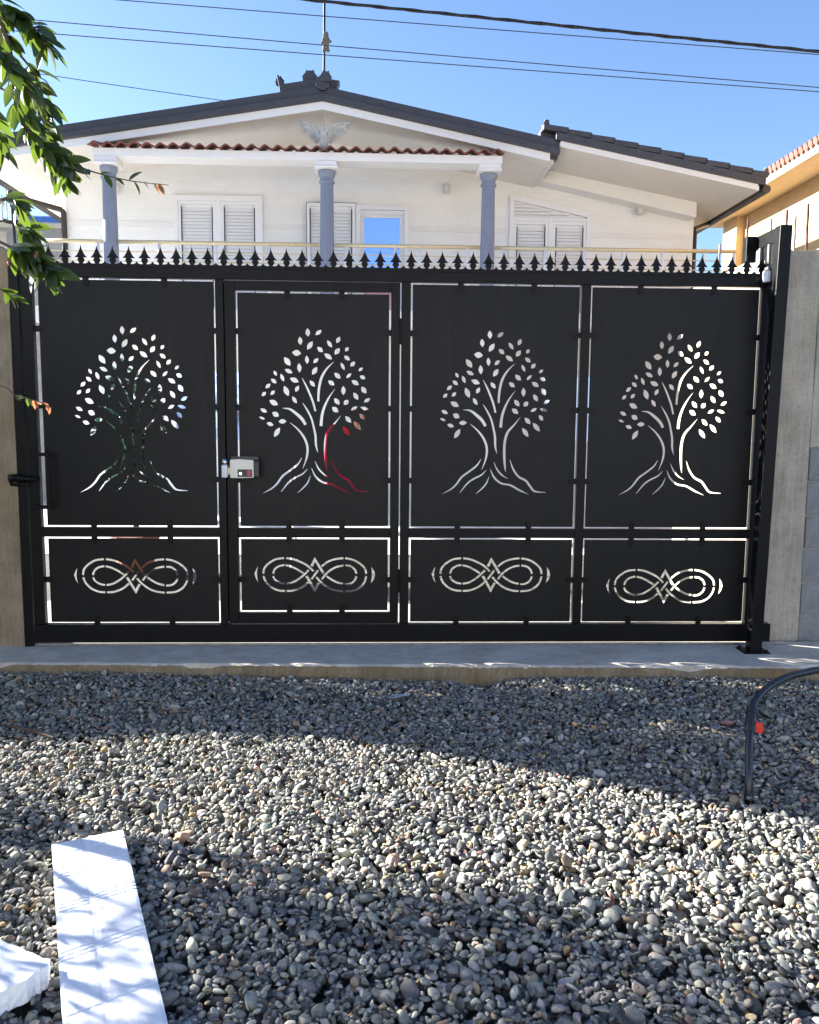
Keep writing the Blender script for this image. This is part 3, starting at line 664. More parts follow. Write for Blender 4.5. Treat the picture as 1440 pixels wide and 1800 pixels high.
# red tiles along the beam
def tile_mesh():
    n = 12; v, f = [], []
    w = .178
    def prof(t): return .5 * (1 - math.cos(2 * math.pi * t)) ** 1.0
    for y_, z_ in ((0, 0), (.42, .075)):
        for lay in (0, 1):
            for i in range(n + 1):
                t = i / n
                v.append(((t - .5) * w * 1.04, y_, z_ + .052 * prof(t) + (.016 if lay else 0)))
    m_ = n + 1
    for i in range(n):
        f += [(m_ + i, m_ + i + 1, 3 * m_ + i + 1, 3 * m_ + i), (i + 1, i, 2 * m_ + i, 2 * m_ + i + 1), (i, i + 1, m_ + i + 1, m_ + i), (2 * m_ + i + 1, 2 * m_ + i, 3 * m_ + i, 3 * m_ + i + 1)]
    f += [(0, m_, 3 * m_, 2 * m_), (n, 2 * m_ + n, 3 * m_ + n, m_ + n)]
    me = bpy.data.meshes.new('tile'); me.from_pydata(v, [], f); me.update(); me.materials.append(M['terracotta']); return me
TL = tile_mesh()
for i in range(32):
    o = link('tile', TL, None, beam, loc=(-3.89 + .1785 * i, YB - .075 + random.uniform(-.012, .012), 5.083 + random.uniform(-.004, .006)))
    o.rotation_euler = (R(random.uniform(-1.2, 1.2)), R(random.uniform(-2, 2)), R(random.uniform(-1.5, 1.5)))
H('tile_bed', MB().hexa([(-3.9, YB + .02, 5.0855), (1.7, YB + .02, 5.0855), (1.7, 7.10, 5.0855), (-3.9, 7.10, 5.0855), (-3.9, YB + .02, 5.09), (1.7, YB + .02, 5.09), (1.7, 7.10, 5.13), (-3.9, 7.10, 5.13)]), 'white', beam)
rail_z = 3.865
for a, b in ((-4.72, -3.885), (-3.665, -0.85), (-0.628, 1.445), (1.665, 5.17)):
    hr = H('handrail', MB().tube([(a, 6.95, rail_z), (b, 6.95, rail_z)], .028, 12), 'brass', sm=True)
    for dz in (.135, .27, .42, .57):
        H('thin_rail', MB().tube([(a, 6.95, rail_z - dz), (b, 6.95, rail_z - dz)], .008, 8), 'brass', hr)
for x in (-4.70, -3.95, -3.1, -2.3, -1.558, -.987, -.471, .234, .575, 1.276, 1.784, 2.383, 2.95, 3.523, 4.1, 4.7, 5.15):
    H('railing_post', MB().tube([(x, 6.95, 2.951), (x, 6.95, rail_z - .02)], .022, 10), 'pvc', sm=True)
# windows and shutters
def shutter(x0, x1, z0, z1, par, y=YW - .02, top_r=None):
    o = H('shutter', MB().box(x0, x0 + .045, y - .02, y + .02, z0, z1).box(x1 - .045, x1, y - .02, y + .02, z0, z1).box(x0 + .045, x1 - .045, y - .019, y + .02, z1 - .05, z1).box(x0 + .045, x1 - .045, y - .019, y + .02, z0, z0 + .05), 'pvc', par)
    return o
def slats(x0, x1, z0, z1, sh, y=YW - .02):
    z = z1 - .055
    MB().box(x0, x1, y + .021, y + .024, z0, z1).build('backing', 'pvc', sh)
    sm = MB().hexa([(x0, y - .010, -.047), (x1, y - .010, -.047), (x1, y - .002, -.049), (x0, y - .002, -.049), (x0, y + .010, 0), (x1, y + .010, 0), (x1, y + .018, -.002), (x0, y + .018, -.002)])
    me = bpy.data.meshes.new('slat'); me.from_pydata(sm.v, [], sm.f); me.materials.append(M['pvc'])
    while z > z0 + .06:
        link('slat', me, None, sh, loc=(0, 0, z)); z -= .051
    for xx in (x0 - .002, x1 - .014):
        MB().box(xx, xx + .016, y - .0215, y - .012, z0 + .04, z1 - .04).build('gap_seal', 'slit', sh)
w1 = H('window_surround', MB().box(-3.207, -3.135, YW - .05, YW + .05, 2.95, 4.85).box(-1.895, -1.822, YW - .05, YW + .05, 2.95, 4.85).box(-3.135, -1.895, YW - .049, YW + .05, 4.77, 4.85).box(-2.55, -2.47, YW - .045, YW + .05, 2.95, 4.77), 'pvc')
for a, b in ((-3.133, -2.552), (-2.468, -1.897)):
    s_ = shutter(a, b, 2.96, 4.768, w1); slats(a + .046, b - .046, 3.0, 4.72, s_)
w2 = H('door_surround', MB().box(-.37, -.29, YW - .05, YW + .06, 2.95, 4.745).box(.40, .47, YW - .05, YW + .06, 2.95, 4.745).box(-.29, .40, YW - .049, YW + .06, 4.685, 4.745).box(-.29, .40, YW + .01, YW + .05, 4.62, 4.684), 'pvc')
H('door_leaf', MB().box(-.288, -.235, YW + .02, YW + .06, 2.96, 4.618).box(.335, .398, YW + .02, YW + .06, 2.96, 4.618).box(-.235, .335, YW + .021, YW + .06, 4.575, 4.618), 'pvc', w2)
H('pane', MB().box(-.2345, .3345, YW + .032, YW + .045, 2.97, 4.5745), 'glass_door', w2)
H('roller_box', MB().box(-.289, .399, YW + .051, YW + .2, 4.60, 4.684), 'soffit', w2)
s2 = shutter(-1.13, -.375, 2.96, 4.765, w2, YW - .055); slats(-1.084, -.421, 3.0, 4.715, s2, YW - .055)
MB().box(-1.1335, -.3715, YW - .0745, YW - .036, 4.7655, 4.773).box(-1.1395, -1.1305, YW - .0745, YW - .036, 2.96, 4.773).build('gap_seal', 'slit', s2)
w3 = H('window_surround', MB().box(2.07, 2.135, YW - .05, YW + .05, 2.95, 4.94).box(3.30, 3.375, YW - .05, YW + .05, 2.95, 4.69).prism_y([(2.135, 4.865), (3.30, 4.628), (3.375, 4.69), (2.135, 4.95)], YW - .048, YW + .05)
       .box(2.135, 3.30, YW - .046, YW + .05, 4.555, 4.60).box(2.69, 2.76, YW - .045, YW + .05, 2.95, 4.555), 'pvc')
for a, b in ((2.137, 2.688), (2.762, 3.298)):
    s_ = shutter(a, b, 2.96, 4.553, w3); slats(a + .046, b - .046, 3.0, 4.505, s_)
z = 4.602
while z < 4.84:                                     # slatted slanting fanlight
    xr = min(3.30, 2.135 + (4.862 - z - .03) / .2035)
    MB().hexa([(2.136, YW - .034, z), (xr, YW - .034, z), (xr, YW - .024, z), (2.136, YW - .024, z), (2.136, YW - .016, z + .046), (xr, YW - .016, z + .046), (xr, YW - .006, z + .046), (2.136, YW - .006, z + .046)]).build('slat', 'pvc', w3)
    z += .052
MB().prism_y([(2.136, 4.601), (3.299, 4.601), (3.299, 4.627), (2.136, 4.864)], YW - .004, YW - .001).build('backing', 'pvc', w3)
# wall lamps
for x, z in ((1.053, 5.02), (4.133, 4.75), (-4.05, 4.93)):
    l_ = H('wall_lamp', MB().box(x - .04, x + .04, YW - .03, YW - .0005, z + .02, z + .10).box(x - .015, x + .015, YW - .12, YW - .031, z + .05, z + .075), 'white', bev=.004)
    MB().lathe([(.02, z - .09), (.055, z - .075), (.062, z + .0), (.05, z + .045), (.03, z + .06)], x, YW - .11, 14).build('lamp_shade', 'lampglass', l_, smooth=True)
# gutters and downpipes
H('gutter', MB().tube([(EL - .09, YV - .02, zl(EL) + .03), (EL - .09, 16.4, zl(EL) + .03)], .06, 10), 'pipe')
H('gutter', MB().tube([(WX1 + .02, YV - .02, zw(WX1) + .03), (WX1 + .02, 16.4, zw(WX1) + .03)], .06, 10), 'pipe')
dp = [(EL + .02, 8.02, 4.80), (EL + .09, 8.04, 4.73), (-4.96, 8.22, 4.60), (-4.91, 8.24, 4.585), (-4.885, 8.245, 4.54), (-4.88, 8.245, 3.6), (-4.88, 8.245, 0.0)]
H('downpipe', MB().tube(crspline(dp[:5], 5) + [np.array(p) for p in dp[5:]], .042, 10), 'pipe', sm=True)
H('downpipe', MB().tube([(WX1 - .05, 8.9, 4.70), (5.12, 8.5, 4.52), (5.10, 8.40, 4.45), (5.10, 8.40, 0.0)], .042, 10), 'pipe', sm=True)
# ground floor: door and window seen in slivers through the gate
for x0, x1, z0, z1 in ((-3.3, -2.1, 1.0, 2.2), (2.6, 3.8, 1.0, 2.2)):
    gw = H('window_surround', MB().box(x0, x0 + .07, YW - .06, YW - .0205, z0, z1).box(x1 - .07, x1, YW - .06, YW - .0205, z0, z1).box(x0 + .07, x1 - .07, YW - .059, YW - .0205, z1 - .07, z1).box(x0 + .07, x1 - .07, YW - .08, YW - .0205, z0, z0 + .07), 'pvc')
    MB().box(x0 + .07, x1 - .07, YW - .035, YW - .021, z0 + .07, z1 - .07).build('pane', 'glass_door', gw)
gd = H('door_surround', MB().box(-.2, -.12, YW - .06, YW - .0205, -.03, 2.2).box(.85, .93, YW - .06, YW - .0205, -.03, 2.2).box(-.12, .85, YW - .059, YW - .0205, 2.12, 2.2), 'pvc')
MB().box(-.12, .85, YW - .045, YW - .021, -.03, 2.12).build('door_leaf', 'pvc', gd)

# eagle statue on the beam
def blob(name, parts, m, parent=None, loc=(0, 0, 0), sub=2):
    """continuous skinned body: parts = chains of (x,y,z,r)"""
    bm = bmesh.new(); lay = bm.verts.layers.skin.verify(); cache = {}
    for ch in parts:
        pv = None
        for p in ch:
            key = tuple(round(c, 4) for c in p[:3])
            if key not in cache:
                v = bm.verts.new(p[:3]); cache[key] = v
                v[lay].radius = (p[3], p[4] if len(p) > 4 else p[3])
            v = cache[key]
            if pv is not None and bm.edges.get((pv, v)) is None: bm.edges.new((pv, v))
            pv = v
    bm.verts.ensure_lookup_table(); bm.verts[0][lay].use_root = True
    me = bpy.data.meshes.new(name); bm.to_mesh(me); bm.free()
    o = link(name, me, m, parent, loc=loc)
    o.modifiers.new('skin', 'SKIN').use_smooth_shade = True
    s_ = o.modifiers.new('sub', 'SUBSURF'); s_.levels = sub; s_.render_levels = sub
    return o
eagle = thing('eagle_statue', 'white weathered eagle statue with raised wings above the red tiles', 'statue', (-0.775, 6.88, 5.095))
blob('body', [[(0, 0, 0.03, .045), (.0, 0, .10, .052), (0, -.01, .19, .06), (-.005, -.02, .26, .05), (-.01, -.035, .31, .035), (-.015, -.06, .345, .032), (-.015, -.095, .34, .012)],
              [(0, 0, .10, .052), (.05, .02, .02, .03)], [(0, 0, .10, .052), (-.05, .02, .02, .03)]], 'statue', eagle)
def wing(side):
    mb = MB(); n = 14
    lead = crspline([(.045, .20), (.085, .30), (.15, .375), (.24, .405), (.36, .41)], 4)
    trail = crspline([(.05, .12), (.095, .215), (.165, .285), (.26, .345), (.36, .405)], 4)
    m_ = len(lead)
    for y0 in (.018, .045):
        for i in range(m_):
            t = i / (m_ - 1); j = .012 * math.sin(i * 2.4)
            mb.v.append((side * lead[i][0], y0 + .02 * t - .02, lead[i][1])); mb.v.append((side * (trail[i][0]), y0 + .01, trail[i][1] + j))
    o = 2 * m_
    for i in range(m_ - 1):
        a = 2 * i
        mb.f += [(a, a + 1, a + 3, a + 2), (o + a, o + a + 2, o + a + 3, o + a + 1), (a, a + 2, o + a + 2, o + a), (a + 1, o + a + 1, o + a + 3, a + 3)]
    mb.f += [(0, o, o + 1, 1), (o - 2, o - 1, 2 * o - 1, 2 * o - 2)]
    w = mb.build('wing', 'statue', eagle)
    for i in range(3, m_ - 1):                       # feathers hanging from the trailing edge
        x, z_ = trail[i]; lx, lz = lead[i]
        dx, dz = x - lx, z_ - lz; l_ = math.hypot(dx, dz) + 1e-6; L_ = .035 + .045 * math.sin(math.pi * i / m_)
        ux, uz = dx / l_ * .4 + .25, dz / l_ - .15
        MB().tube([(side * (x - .02 * ux), .04, z_ - .02 * uz), (side * (x + ux * L_ * .5), .042, z_ + uz * L_ * .5), (side * (x + ux * L_), .045, z_ + uz * L_)], [.010, .011, .003], 6).build('feather', 'statue', w, smooth=True)
    MB().tube([(side * p[0], .012, p[1]) for p in lead], [.022] * 6 + [.02] * 6 + [.016] * (m_ - 12), 8).build('wing_edge', 'statue', w, smooth=True)
    return w
wing(1); wing(-1)

# aerial mast with a weathered soft toy tied to it
mast = MB().tube([(RX, YV + .25, 5.95), (RX + .01, YV + .25, 6.5), (RX + .02, YV + .25, 7.9)], .017, 8).tube([(RX - .35, YV + .25, 7.85), (RX + .4, YV + .25, 7.85)], .008, 6).build('aerial_mast', 'cable')
tag(mast, 'thin dark aerial mast rising from the roof ridge', 'mast')
toy = blob('soft_toy', [[(0, 0, 0, .045), (0, 0, .055, .05), (0, -.005, .105, .04), (0, -.01, .15, .042), (0, -.012, .175, .025)],
                        [(0, 0, .055, .05), (.055, -.01, .075, .022), (.085, -.015, .05, .02)], [(0, 0, .055, .05), (-.05, -.01, .06, .022), (-.06, -.015, .02, .02)],
                        [(0, 0, 0, .045), (.03, -.01, -.045, .026), (.045, -.03, -.085, .024)], [(0, 0, 0, .045), (-.025, -.01, -.05, .026), (-.03, -.03, -.09, .024)],
                        [(0, -.01, .15, .042), (.03, -.005, .19, .014)], [(0, -.01, .15, .042), (-.03, -.005, .19, .014)]], 'toy', loc=(RX + .035, YV + .20, 6.62))
tag(toy, 'small grey weathered soft toy tied to the aerial mast', 'toy')

# ------------------------------------------------------------------ ochre neighbour house on the right
yh = thing('ochre_house', 'ochre yellow neighbouring house with wide eaves and red roof on the right', 'house')
Y = lambda nm, b, mt, par=None, bev=0.0: b.build(nm, mt, par or yh, bevel=bev)
EXX, EZ = 6.44, 5.30
Y('wall', MB().box(7.05, 7.3, 1.0, 11.6, -0.3, 5.36).box(7.3, 14, 11.35, 11.6, -0.3, 5.36), 'yellow')
Y('soffit', MB().box(EXX, 15, 0.6, 12.0, 5.361, 5.44), 'yellow_soffit')
Y('corner_pier', MB().box(6.90, 7.049, 11.0, 11.62, -0.3, 5.36), 'yellow')
Y('fascia', MB().box(EXX - .03, EXX - .0005, 0.55, 12.02, 5.34, 5.47), 'yellow_soffit')
rf = Y('roof', MB().hexa([(EXX - .03, .5, 5.472), (14, .5, 7.6), (14, 12.1, 7.6), (EXX - .03, 12.1, 5.472), (EXX - .03, .5, 5.50), (14, .5, 7.63), (14, 12.1, 7.63), (EXX - .03, 12.1, 5.50)]), 'terracotta')
RT = MB().tube([(-.10, 0, 0), (.42, 0, .147)], [.060, .05], 10); RTM = bpy.data.meshes.new('tile'); RTM.from_pydata(RT.v, [], RT.f); RTM.materials.append(M['terracotta'])
for j in range(2):
    for i in range(83):
        o = link('tile', RTM, None, rf, loc=(EXX + .02 + j * .40, .6 + .14 * i, 5.505 + .113 * j)); o.rotation_euler = (0, R(random.uniform(-2, 2)), R(random.uniform(-2, 2)))
for i in range(34):
    Y('vent_dot', MB().box(EXX - .034, EXX - .0305, .9 + .33 * i, 1.02 + .33 * i, 5.385, 5.43), 'white')
yw = Y('window_surround', MB().box(7.0, 7.049, 6.0, 6.08, 3.3, 4.9).box(7.0, 7.049, 7.5, 7.58, 3.3, 4.9).box(7.0, 7.048, 6.08, 7.5, 4.82, 4.9), 'white')
Y('roller_shutter', MB().box(7.02, 7.0485, 6.08, 7.5, 3.3, 4.82), 'shutter_red', yw)

# ------------------------------------------------------------------ far left: grey building, tank, rebar, iron scroll
gb = thing('grey_building', 'unfinished grey concrete building far left behind the white house', 'building', (-8, 13, 0))
def inv(o): o.matrix_parent_inverse = Matrix.Translation((8, -13, 0)); return o
inv(MB().box(-9.5, -6.2, 12.0, 20, -0.3, 5.12).build('wall', 'block', gb)); inv(MB().box(-7.52, -7.38, 11.98, 12.0 - .0005, -0.3, 5.05).build('pier', 'wall_conc', gb))
inv(MB().box(-9.52, -6.18, 11.93, 20.1, 5.121, 5.22).build('roof_slab', 'wall_conc', gb))
inv(MB().box(-8.6, -6.85, 11.95, 12.3, 5.221, 5.26).build('kerb', 'potclay', gb))
for i in range(16):
    x = -8.5 + .095 * i
    inv(MB().tube([(x, 12.2, 5.2), (x + .01, 12.2, 5.75 + .25 * random.random())], .011, 6).build('rebar', 'rebar_pale' if i % 3 else 'rust', gb))
tk = thing('water_tank', 'blue and white roof water tank behind rebar on the grey building', 'tank', (-7.9, 15.5, 5.22))
MB().tube([(-.75, 0, .62), (.45, 0, .62)], .33, 20).build('drum', 'tank_blue', tk, smooth=False)
MB().box(-.75, .40, -.34, -.1, .02, .28).build('stand', 'tank_white', tk)
MB().box(.5, 1.0, -.2, .2, .0, .22).build('cistern_box', 'tank_blue', tk)
# iron scroll standing on the left pillar
sc_ = thing('iron_scroll', 'dark wrought iron scroll on top of the left concrete pillar', 'ironwork', (-2.33, .34, 2.42))
spir = [(.10 * math.cos(a) * (1 - .0 * a), 0, .28 + .075 * math.sin(a)) for a in np.linspace(2.6, -2.2, 18)]
MB().tube([(-.22, 0, .05), (-.24, 0, .22), (-.16, 0, .335)] + [(p[0] + .02, 0, p[2]) for p in spir], .012, 8).build('curl', 'cable', sc_, smooth=True)
MB().tube([(.03, 0, .03), (.02, 0, .35)], .009, 8).build('upright', 'cable', sc_)

# ------------------------------------------------------------------ overhead cables
def cable(name, a, b, sag, r, m, label, twist=0.0):
    a = Vector(a); b = Vector(b); n = 60
    pts = []
    for i in range(n + 1):
        t = i / n; p = a.lerp(b, t); p.z -= sag * 4 * t * (1 - t); pts.append(p)
    mb = MB()
    if twist:
        for ph in (0, 2.1, 4.2):
            mb.tube([p + Vector((0, math.cos(i * 1.9 + ph), math.sin(i * 1.9 + ph))) * r * .75 for i, p in enumerate(pts)], r * .62, 6)
    else:
        mb.tube(pts, r, 6)
    return tag(mb.build(name, m), label, 'cable', 'overhead cables')
def along(p, q, x): t = (x - p[0]) / (q[0] - p[0]); return p[1] + t * (q[1] - p[1])
for nm, p, q, r, m, sag, lab, tw in (
    ('power_cable', (-0.542, 5.26), (4.181, 4.927), .013, 'cable', .02, 'thick black twisted power cable, topmost of the overhead lines', 1),
    ('wire', (-2.285, 5.214), (4.183, 4.901), .0042, 'wire', .02, 'thin wire just under the thick power cable', 0),
    ('wire', (-3.038, 5.018), (4.202, 4.603), .0042, 'wire', .02, 'upper of the two close thin wires crossing the sky', 0),
    ('wire', (-3.042, 4.914), (4.205, 4.566), .0042, 'wire', .03, 'lower of the two close thin wires crossing the sky', 0)):
    cable(nm, (-9, 3.0, along(p, q, -9) + sag * .6), (9, 3.0, along(p, q, 9) + sag * .6), sag, r, m, lab, tw)
cable('wire', (-7.5, 5.6, 6.0), (-2.05, 7.02, 5.80), .02, .005, 'wire', 'short thin wire running from the left to the house roof')

# ------------------------------------------------------------------ gravel: pebbles dropped one by one onto a height map, instanced as one mass
def gravel_level(x, y):
    d = np.minimum(1.0, np.maximum(0.0, (front_y(x) - y)) / 0.35)
    dip = 0.048 * np.exp(-((x - 0.60) / 0.16) ** 2) * (1 - d) + 0.012 * np.exp(-((x - 0.15) / 0.3) ** 2) * (1 - d)
    rise = 0.018 * np.exp(-((x + 2.0) / 0.9) ** 2) * (1 - d)
    und = 0.010 * np.sin(x * 2.1 + 1.3) * np.sin(y * 2.7 + .4) + 0.006 * np.sin(x * 5.3) * np.sin(y * 4.9 + 2.0)
    return und - dip + rise
FX0, FX1, FY0, FY1 = -3.0, 3.0, -3.75, -0.34
CELL = 0.0045
def foam_frame():
    return (-1.005, -2.347), Vector((0.375, -0.893)).normalized()
def drop_pebbles(n):
    W = int((FX1 - FX0) / CELL) + 60; Hh = int((FY1 - FY0) / CELL) + 60; off = 30
    gx = FX0 + (np.arange(W) - off) * CELL; gy = FY0 + (np.arange(Hh) - off) * CELL
    base = gravel_level(gx[None, :], gy[:, None]).astype(np.float64)
    Hm = np.full((Hh, W), -0.045) + base
    pos = np.zeros((n, 3)); rot = np.zeros((n, 3)); scl = np.zeros((n, 3)); keep = np.ones(n, bool)
    X = RNG.uniform(FX0, FX1, n); Yy = RNG.uniform(FY0, FY1, n)
    A = np.clip(RNG.lognormal(math.log(0.0136), 0.46, n), 0.0065, 0.036)
    order = np.argsort(-A * RNG.uniform(0.2, 1.8, n))
    A = A[order]
    for i in range(n):
        x, y = X[i], Yy[i]
        if y > front_y(x) - 0.006 or abs(x) > 0.52 * (y + 5.1) + 0.75: keep[i] = False; continue
        a = A[i]; b = a * RNG.uniform(0.48, 0.92); c = b * RNG.uniform(0.45, 0.86)
        e = Euler((RNG.normal(0, 0.48), RNG.normal(0, 0.48), RNG.uniform(0, 6.283)), 'XYZ')
        Rm = np.array(e.to_matrix())
        Q = Rm @ np.diag([1 / a ** 2, 1 / b ** 2, 1 / c ** 2]) @ Rm.T
        k = int(a / CELL) + 1
        ix = int((x - FX0) / CELL) + off; iy = int((y - FY0) / CELL) + off
        o = np.arange(-k, k + 1) * CELL
        dx, dy = np.meshgrid(o, o)
        q33 = Q[2, 2]; q3 = Q[2, 0] * dx + Q[2, 1] * dy
        cc = Q[0, 0] * dx * dx + 2 * Q[0, 1] * dx * dy + Q[1, 1] * dy * dy - 1
        disc = q3 * q3 - q33 * cc
        m = disc > 0
        if not m.any(): keep[i] = False; continue
        s = np.sqrt(np.where(m, disc, 0)); zt = (-q3 + s) / q33; zb = (-q3 - s) / q33
        sub = Hm[iy - k:iy + k + 1, ix - k:ix + k + 1]
        need = (sub - zb)[m]
        z = np.partition(need, int(len(need) * 0.86))[int(len(need) * 0.86)] if len(need) > 6 else need.max()
        lv = base[iy, ix]
        if z + c * 0.9 > lv + 0.030: keep[i] = False; continue
        new = np.where(m, z + zt, -9)
        np.maximum(sub, new, out=sub)
        pos[i] = (x, y, z); rot[i] = e; scl[i] = (a, b, c)
    return pos[keep], rot[keep], scl[keep], Hm
P_, R_, S_, HM = drop_pebbles(145000)
top_mean = float(np.median(HM[60:-60, 60:-60] - gravel_level((FX0 + (np.arange(HM.shape[1]) - 30) * CELL)[None, :], (FY0 + (np.arange(HM.shape[0]) - 30) * CELL)[:, None])[60:-60, 60:-60]))
P_[:, 2] += GRAVEL_Z - top_mean
(fx_, fy_), fd_ = foam_frame()
along_ = (P_[:, 0] - fx_) * fd_.x + (P_[:, 1] - fy_) * fd_.y; across_ = -(P_[:, 0] - fx_) * fd_.y + (P_[:, 1] - fy_) * fd_.x
under = (along_ > 0.0) & (along_ < 1.25) & (np.abs(across_) < .118) & (P_[:, 2] + S_[:, 2] > -0.092)
P_, R_, S_ = P_[~under], R_[~under], S_[~under]
NPEB = len(P_)
def tints(n):
    kinds = np.array([(0.235, 0.245, 0.250), (0.165, 0.175, 0.185), (0.30, 0.30, 0.285), (0.19, 0.205, 0.20), (0.36, 0.345, 0.305), (0.27, 0.225, 0.165), (0.105, 0.11, 0.12), (0.47, 0.46, 0.44), (0.31, 0.215, 0.185), (0.36, 0.265, 0.15)])
    w = np.array([.25, .20, .15, .13, .09, .045, .075, .03, .02, .01]); w /= w.sum()
    t = kinds[RNG.choice(len(kinds), n, p=w)]
    t = t * np.array([1.27, 1.18, 1.02]) * RNG.uniform(.70, 1.35, (n, 1)) * RNG.uniform(.95, 1.05, (n, 3))
    return np.concatenate([t, np.ones((n, 1))], 1)
def pebble_source(i):
    rr = np.random.default_rng(100 + i); bm = bmesh.new(); bmesh.ops.create_icosphere(bm, subdivisions=3 if i < 8 else 2, radius=1.0)
    ph = rr.uniform(0, 6.28, 8); dirs = rr.normal(size=(5, 3)); dirs /= np.linalg.norm(dirs, axis=1)[:, None]; cut = rr.uniform(.66, .93, 5) if i < 7 else rr.uniform(.42, .78, 5)
    for v in bm.verts:
        p = np.array(v.co)
        for d, c in zip(dirs, cut):                       # worn flat facets
            h = p @ d
            if h > c: p = p - d * (h - c) * (.8 if i < 7 else .97)
        s = 1 + .07 * math.sin(2.1 * p[0] + ph[0]) * math.cos(1.9 * p[1] + ph[1]) + .05 * math.sin(3.3 * p[2] + ph[2] + 2 * p[0]) + .025 * math.sin(6 * p[1] + ph[3]) * math.sin(5 * p[0] + ph[4])
        v.co = Vector(p * s)
    me = bpy.data.meshes.new('pebble_shape'); bm.to_mesh(me); bm.free()
    for p in me.polygons: p.use_smooth = True
    me.materials.append(M['pebble']); return bpy.data.objects.new('pebble_shape', me)
SRC = [pebble_source(i) for i in range(16)]
pm = bpy.data.meshes.new('gravel'); pm.from_pydata([tuple(p) for p in P_], [], []); pm.update()
def attr(name, typ, data, field):
    a = pm.attributes.new(name, typ, 'POINT'); a.data.foreach_set(field, np.ascontiguousarray(data, dtype=np.int32 if typ == 'INT' else np.float32).ravel())
attr('rot', 'FLOAT_VECTOR', R_, 'vector'); attr('scl', 'FLOAT_VECTOR', S_, 'vector'); attr('tint', 'FLOAT_COLOR', tints(NPEB), 'color'); attr('pick', 'INT', RNG.integers(0, len(SRC), NPEB), 'value')
gravel = link('gravel', pm, M['pebble'])
tag(gravel, 'loose grey river gravel covering the ground in front of the gate', 'gravel', kind='stuff')
ng = bpy.data.node_groups.new('gravel_scatter', 'GeometryNodeTree')
ng.interface.new_socket('Geometry', in_out='INPUT', socket_type='NodeSocketGeometry'); ng.interface.new_socket('Geometry', in_out='OUTPUT', socket_type='NodeSocketGeometry')
gi = ng.nodes.new('NodeGroupInput'); go = ng.nodes.new('NodeGroupOutput'); ip = ng.nodes.new('GeometryNodeInstanceOnPoints')
g2i = ng.nodes.new('GeometryNodeGeometryToInstance')
for o in reversed(SRC):
    oi = ng.nodes.new('GeometryNodeObjectInfo'); oi.inputs['Object'].default_value = o; oi.inputs['As Instance'].default_value = False
    ng.links.new(oi.outputs['Geometry'], g2i.inputs[0])
def named(n_, t_):
    a = ng.nodes.new('GeometryNodeInputNamedAttribute'); a.data_type = t_; a.inputs['Name'].default_value = n_; return a.outputs['Attribute']
e2r = ng.nodes.new('FunctionNodeEulerToRotation'); ng.links.new(named('rot', 'FLOAT_VECTOR'), e2r.inputs[0])
ng.links.new(gi.outputs[0], ip.inputs['Points']); ng.links.new(g2i.outputs[0], ip.inputs['Instance']); ip.inputs['Pick Instance'].default_value = True
ng.links.new(named('pick', 'INT'), ip.inputs['Instance Index']); ng.links.new(e2r.outputs[0], ip.inputs['Rotation']); ng.links.new(named('scl', 'FLOAT_VECTOR'), ip.inputs['Scale'])
ng.links.new(ip.outputs[0], go.inputs[0])
gm = gravel.modifiers.new('scatter', 'NODES'); gm.node_group = ng

# ------------------------------------------------------------------ things lying on the gravel
def foam_board(name, L_, W_, T__, loc, ang, label, broken=False, seed=2):
    rr = random.Random(seed); nx, ny = (26, 260) if not broken else (16, 20)
    bm = bmesh.new(); top = {}; bot = {}
    for j in range(ny + 1):
        for i in range(nx + 1):
            u = i / nx - .5; t = j / ny
            x = u * W_; y = -t * L_
            if broken:
                y -= (.035 * math.sin(u * 7) + .05 * u) * t + rr.uniform(-.006, .006) * t; x += rr.uniform(-.004, .004) * t
            else:
                x += .0004 * math.sin(t * 9)
            z = 0.0
            if not broken:
                z -= .0028 * math.exp(-((u + .06) / .045) ** 2)            # shallow channel along the board
                for g in (.06, .16, .175, .30, .315, .33, .49, .505, .52, .70, .86):
                    z -= .0030 * math.exp(-((t - g + .03 * u) / .0022) ** 2) * (abs(u + .06) > .03)
            else: z += rr.uniform(-.0015, .0015)
            e = min(.5 - abs(u), t, 1 - t); z -= .004 * max(0, 1 - e / .03) * .5
            top[i, j] = bm.verts.new((x, y, z + T__)); bot[i, j] = bm.verts.new((x + (rr.uniform(-.006, .01) if broken else 0), y + (rr.uniform(-.01, .01) if broken else 0), 0))
    for j in range(ny):
        for i in range(nx):
            bm.faces.new((top[i, j + 1], top[i + 1, j + 1], top[i + 1, j], top[i, j])); bm.faces.new((bot[i, j], bot[i + 1, j], bot[i + 1, j + 1], bot[i, j + 1]))
    for i in range(nx):
        bm.faces.new((top[i, 0], top[i + 1, 0], bot[i + 1, 0], bot[i, 0])); bm.faces.new((top[i + 1, ny], top[i, ny], bot[i, ny], bot[i + 1, ny]))
    for j in range(ny):
        bm.faces.new((top[0, j + 1], top[0, j], bot[0, j], bot[0, j + 1])); bm.faces.new((top[nx, j], top[nx, j + 1], bot[nx, j + 1], bot[nx, j]))
    bmesh.ops.recalc_face_normals(bm, faces=bm.faces[:])
    me = bpy.data.meshes.new(name); bm.to_mesh(me); bm.free()
    o = link(name, me, 'foam', loc=loc); o.rotation_euler = ang
    return tag(o, label, 'foam board')
a_ = math.atan2(fd_.x, -fd_.y)
foam_board('foam_board', 1.25, .232, .045, (fx_, fy_, -.088), (R(.6), R(-.8), a_), 'long white polystyrene board lying on the gravel at lower left')
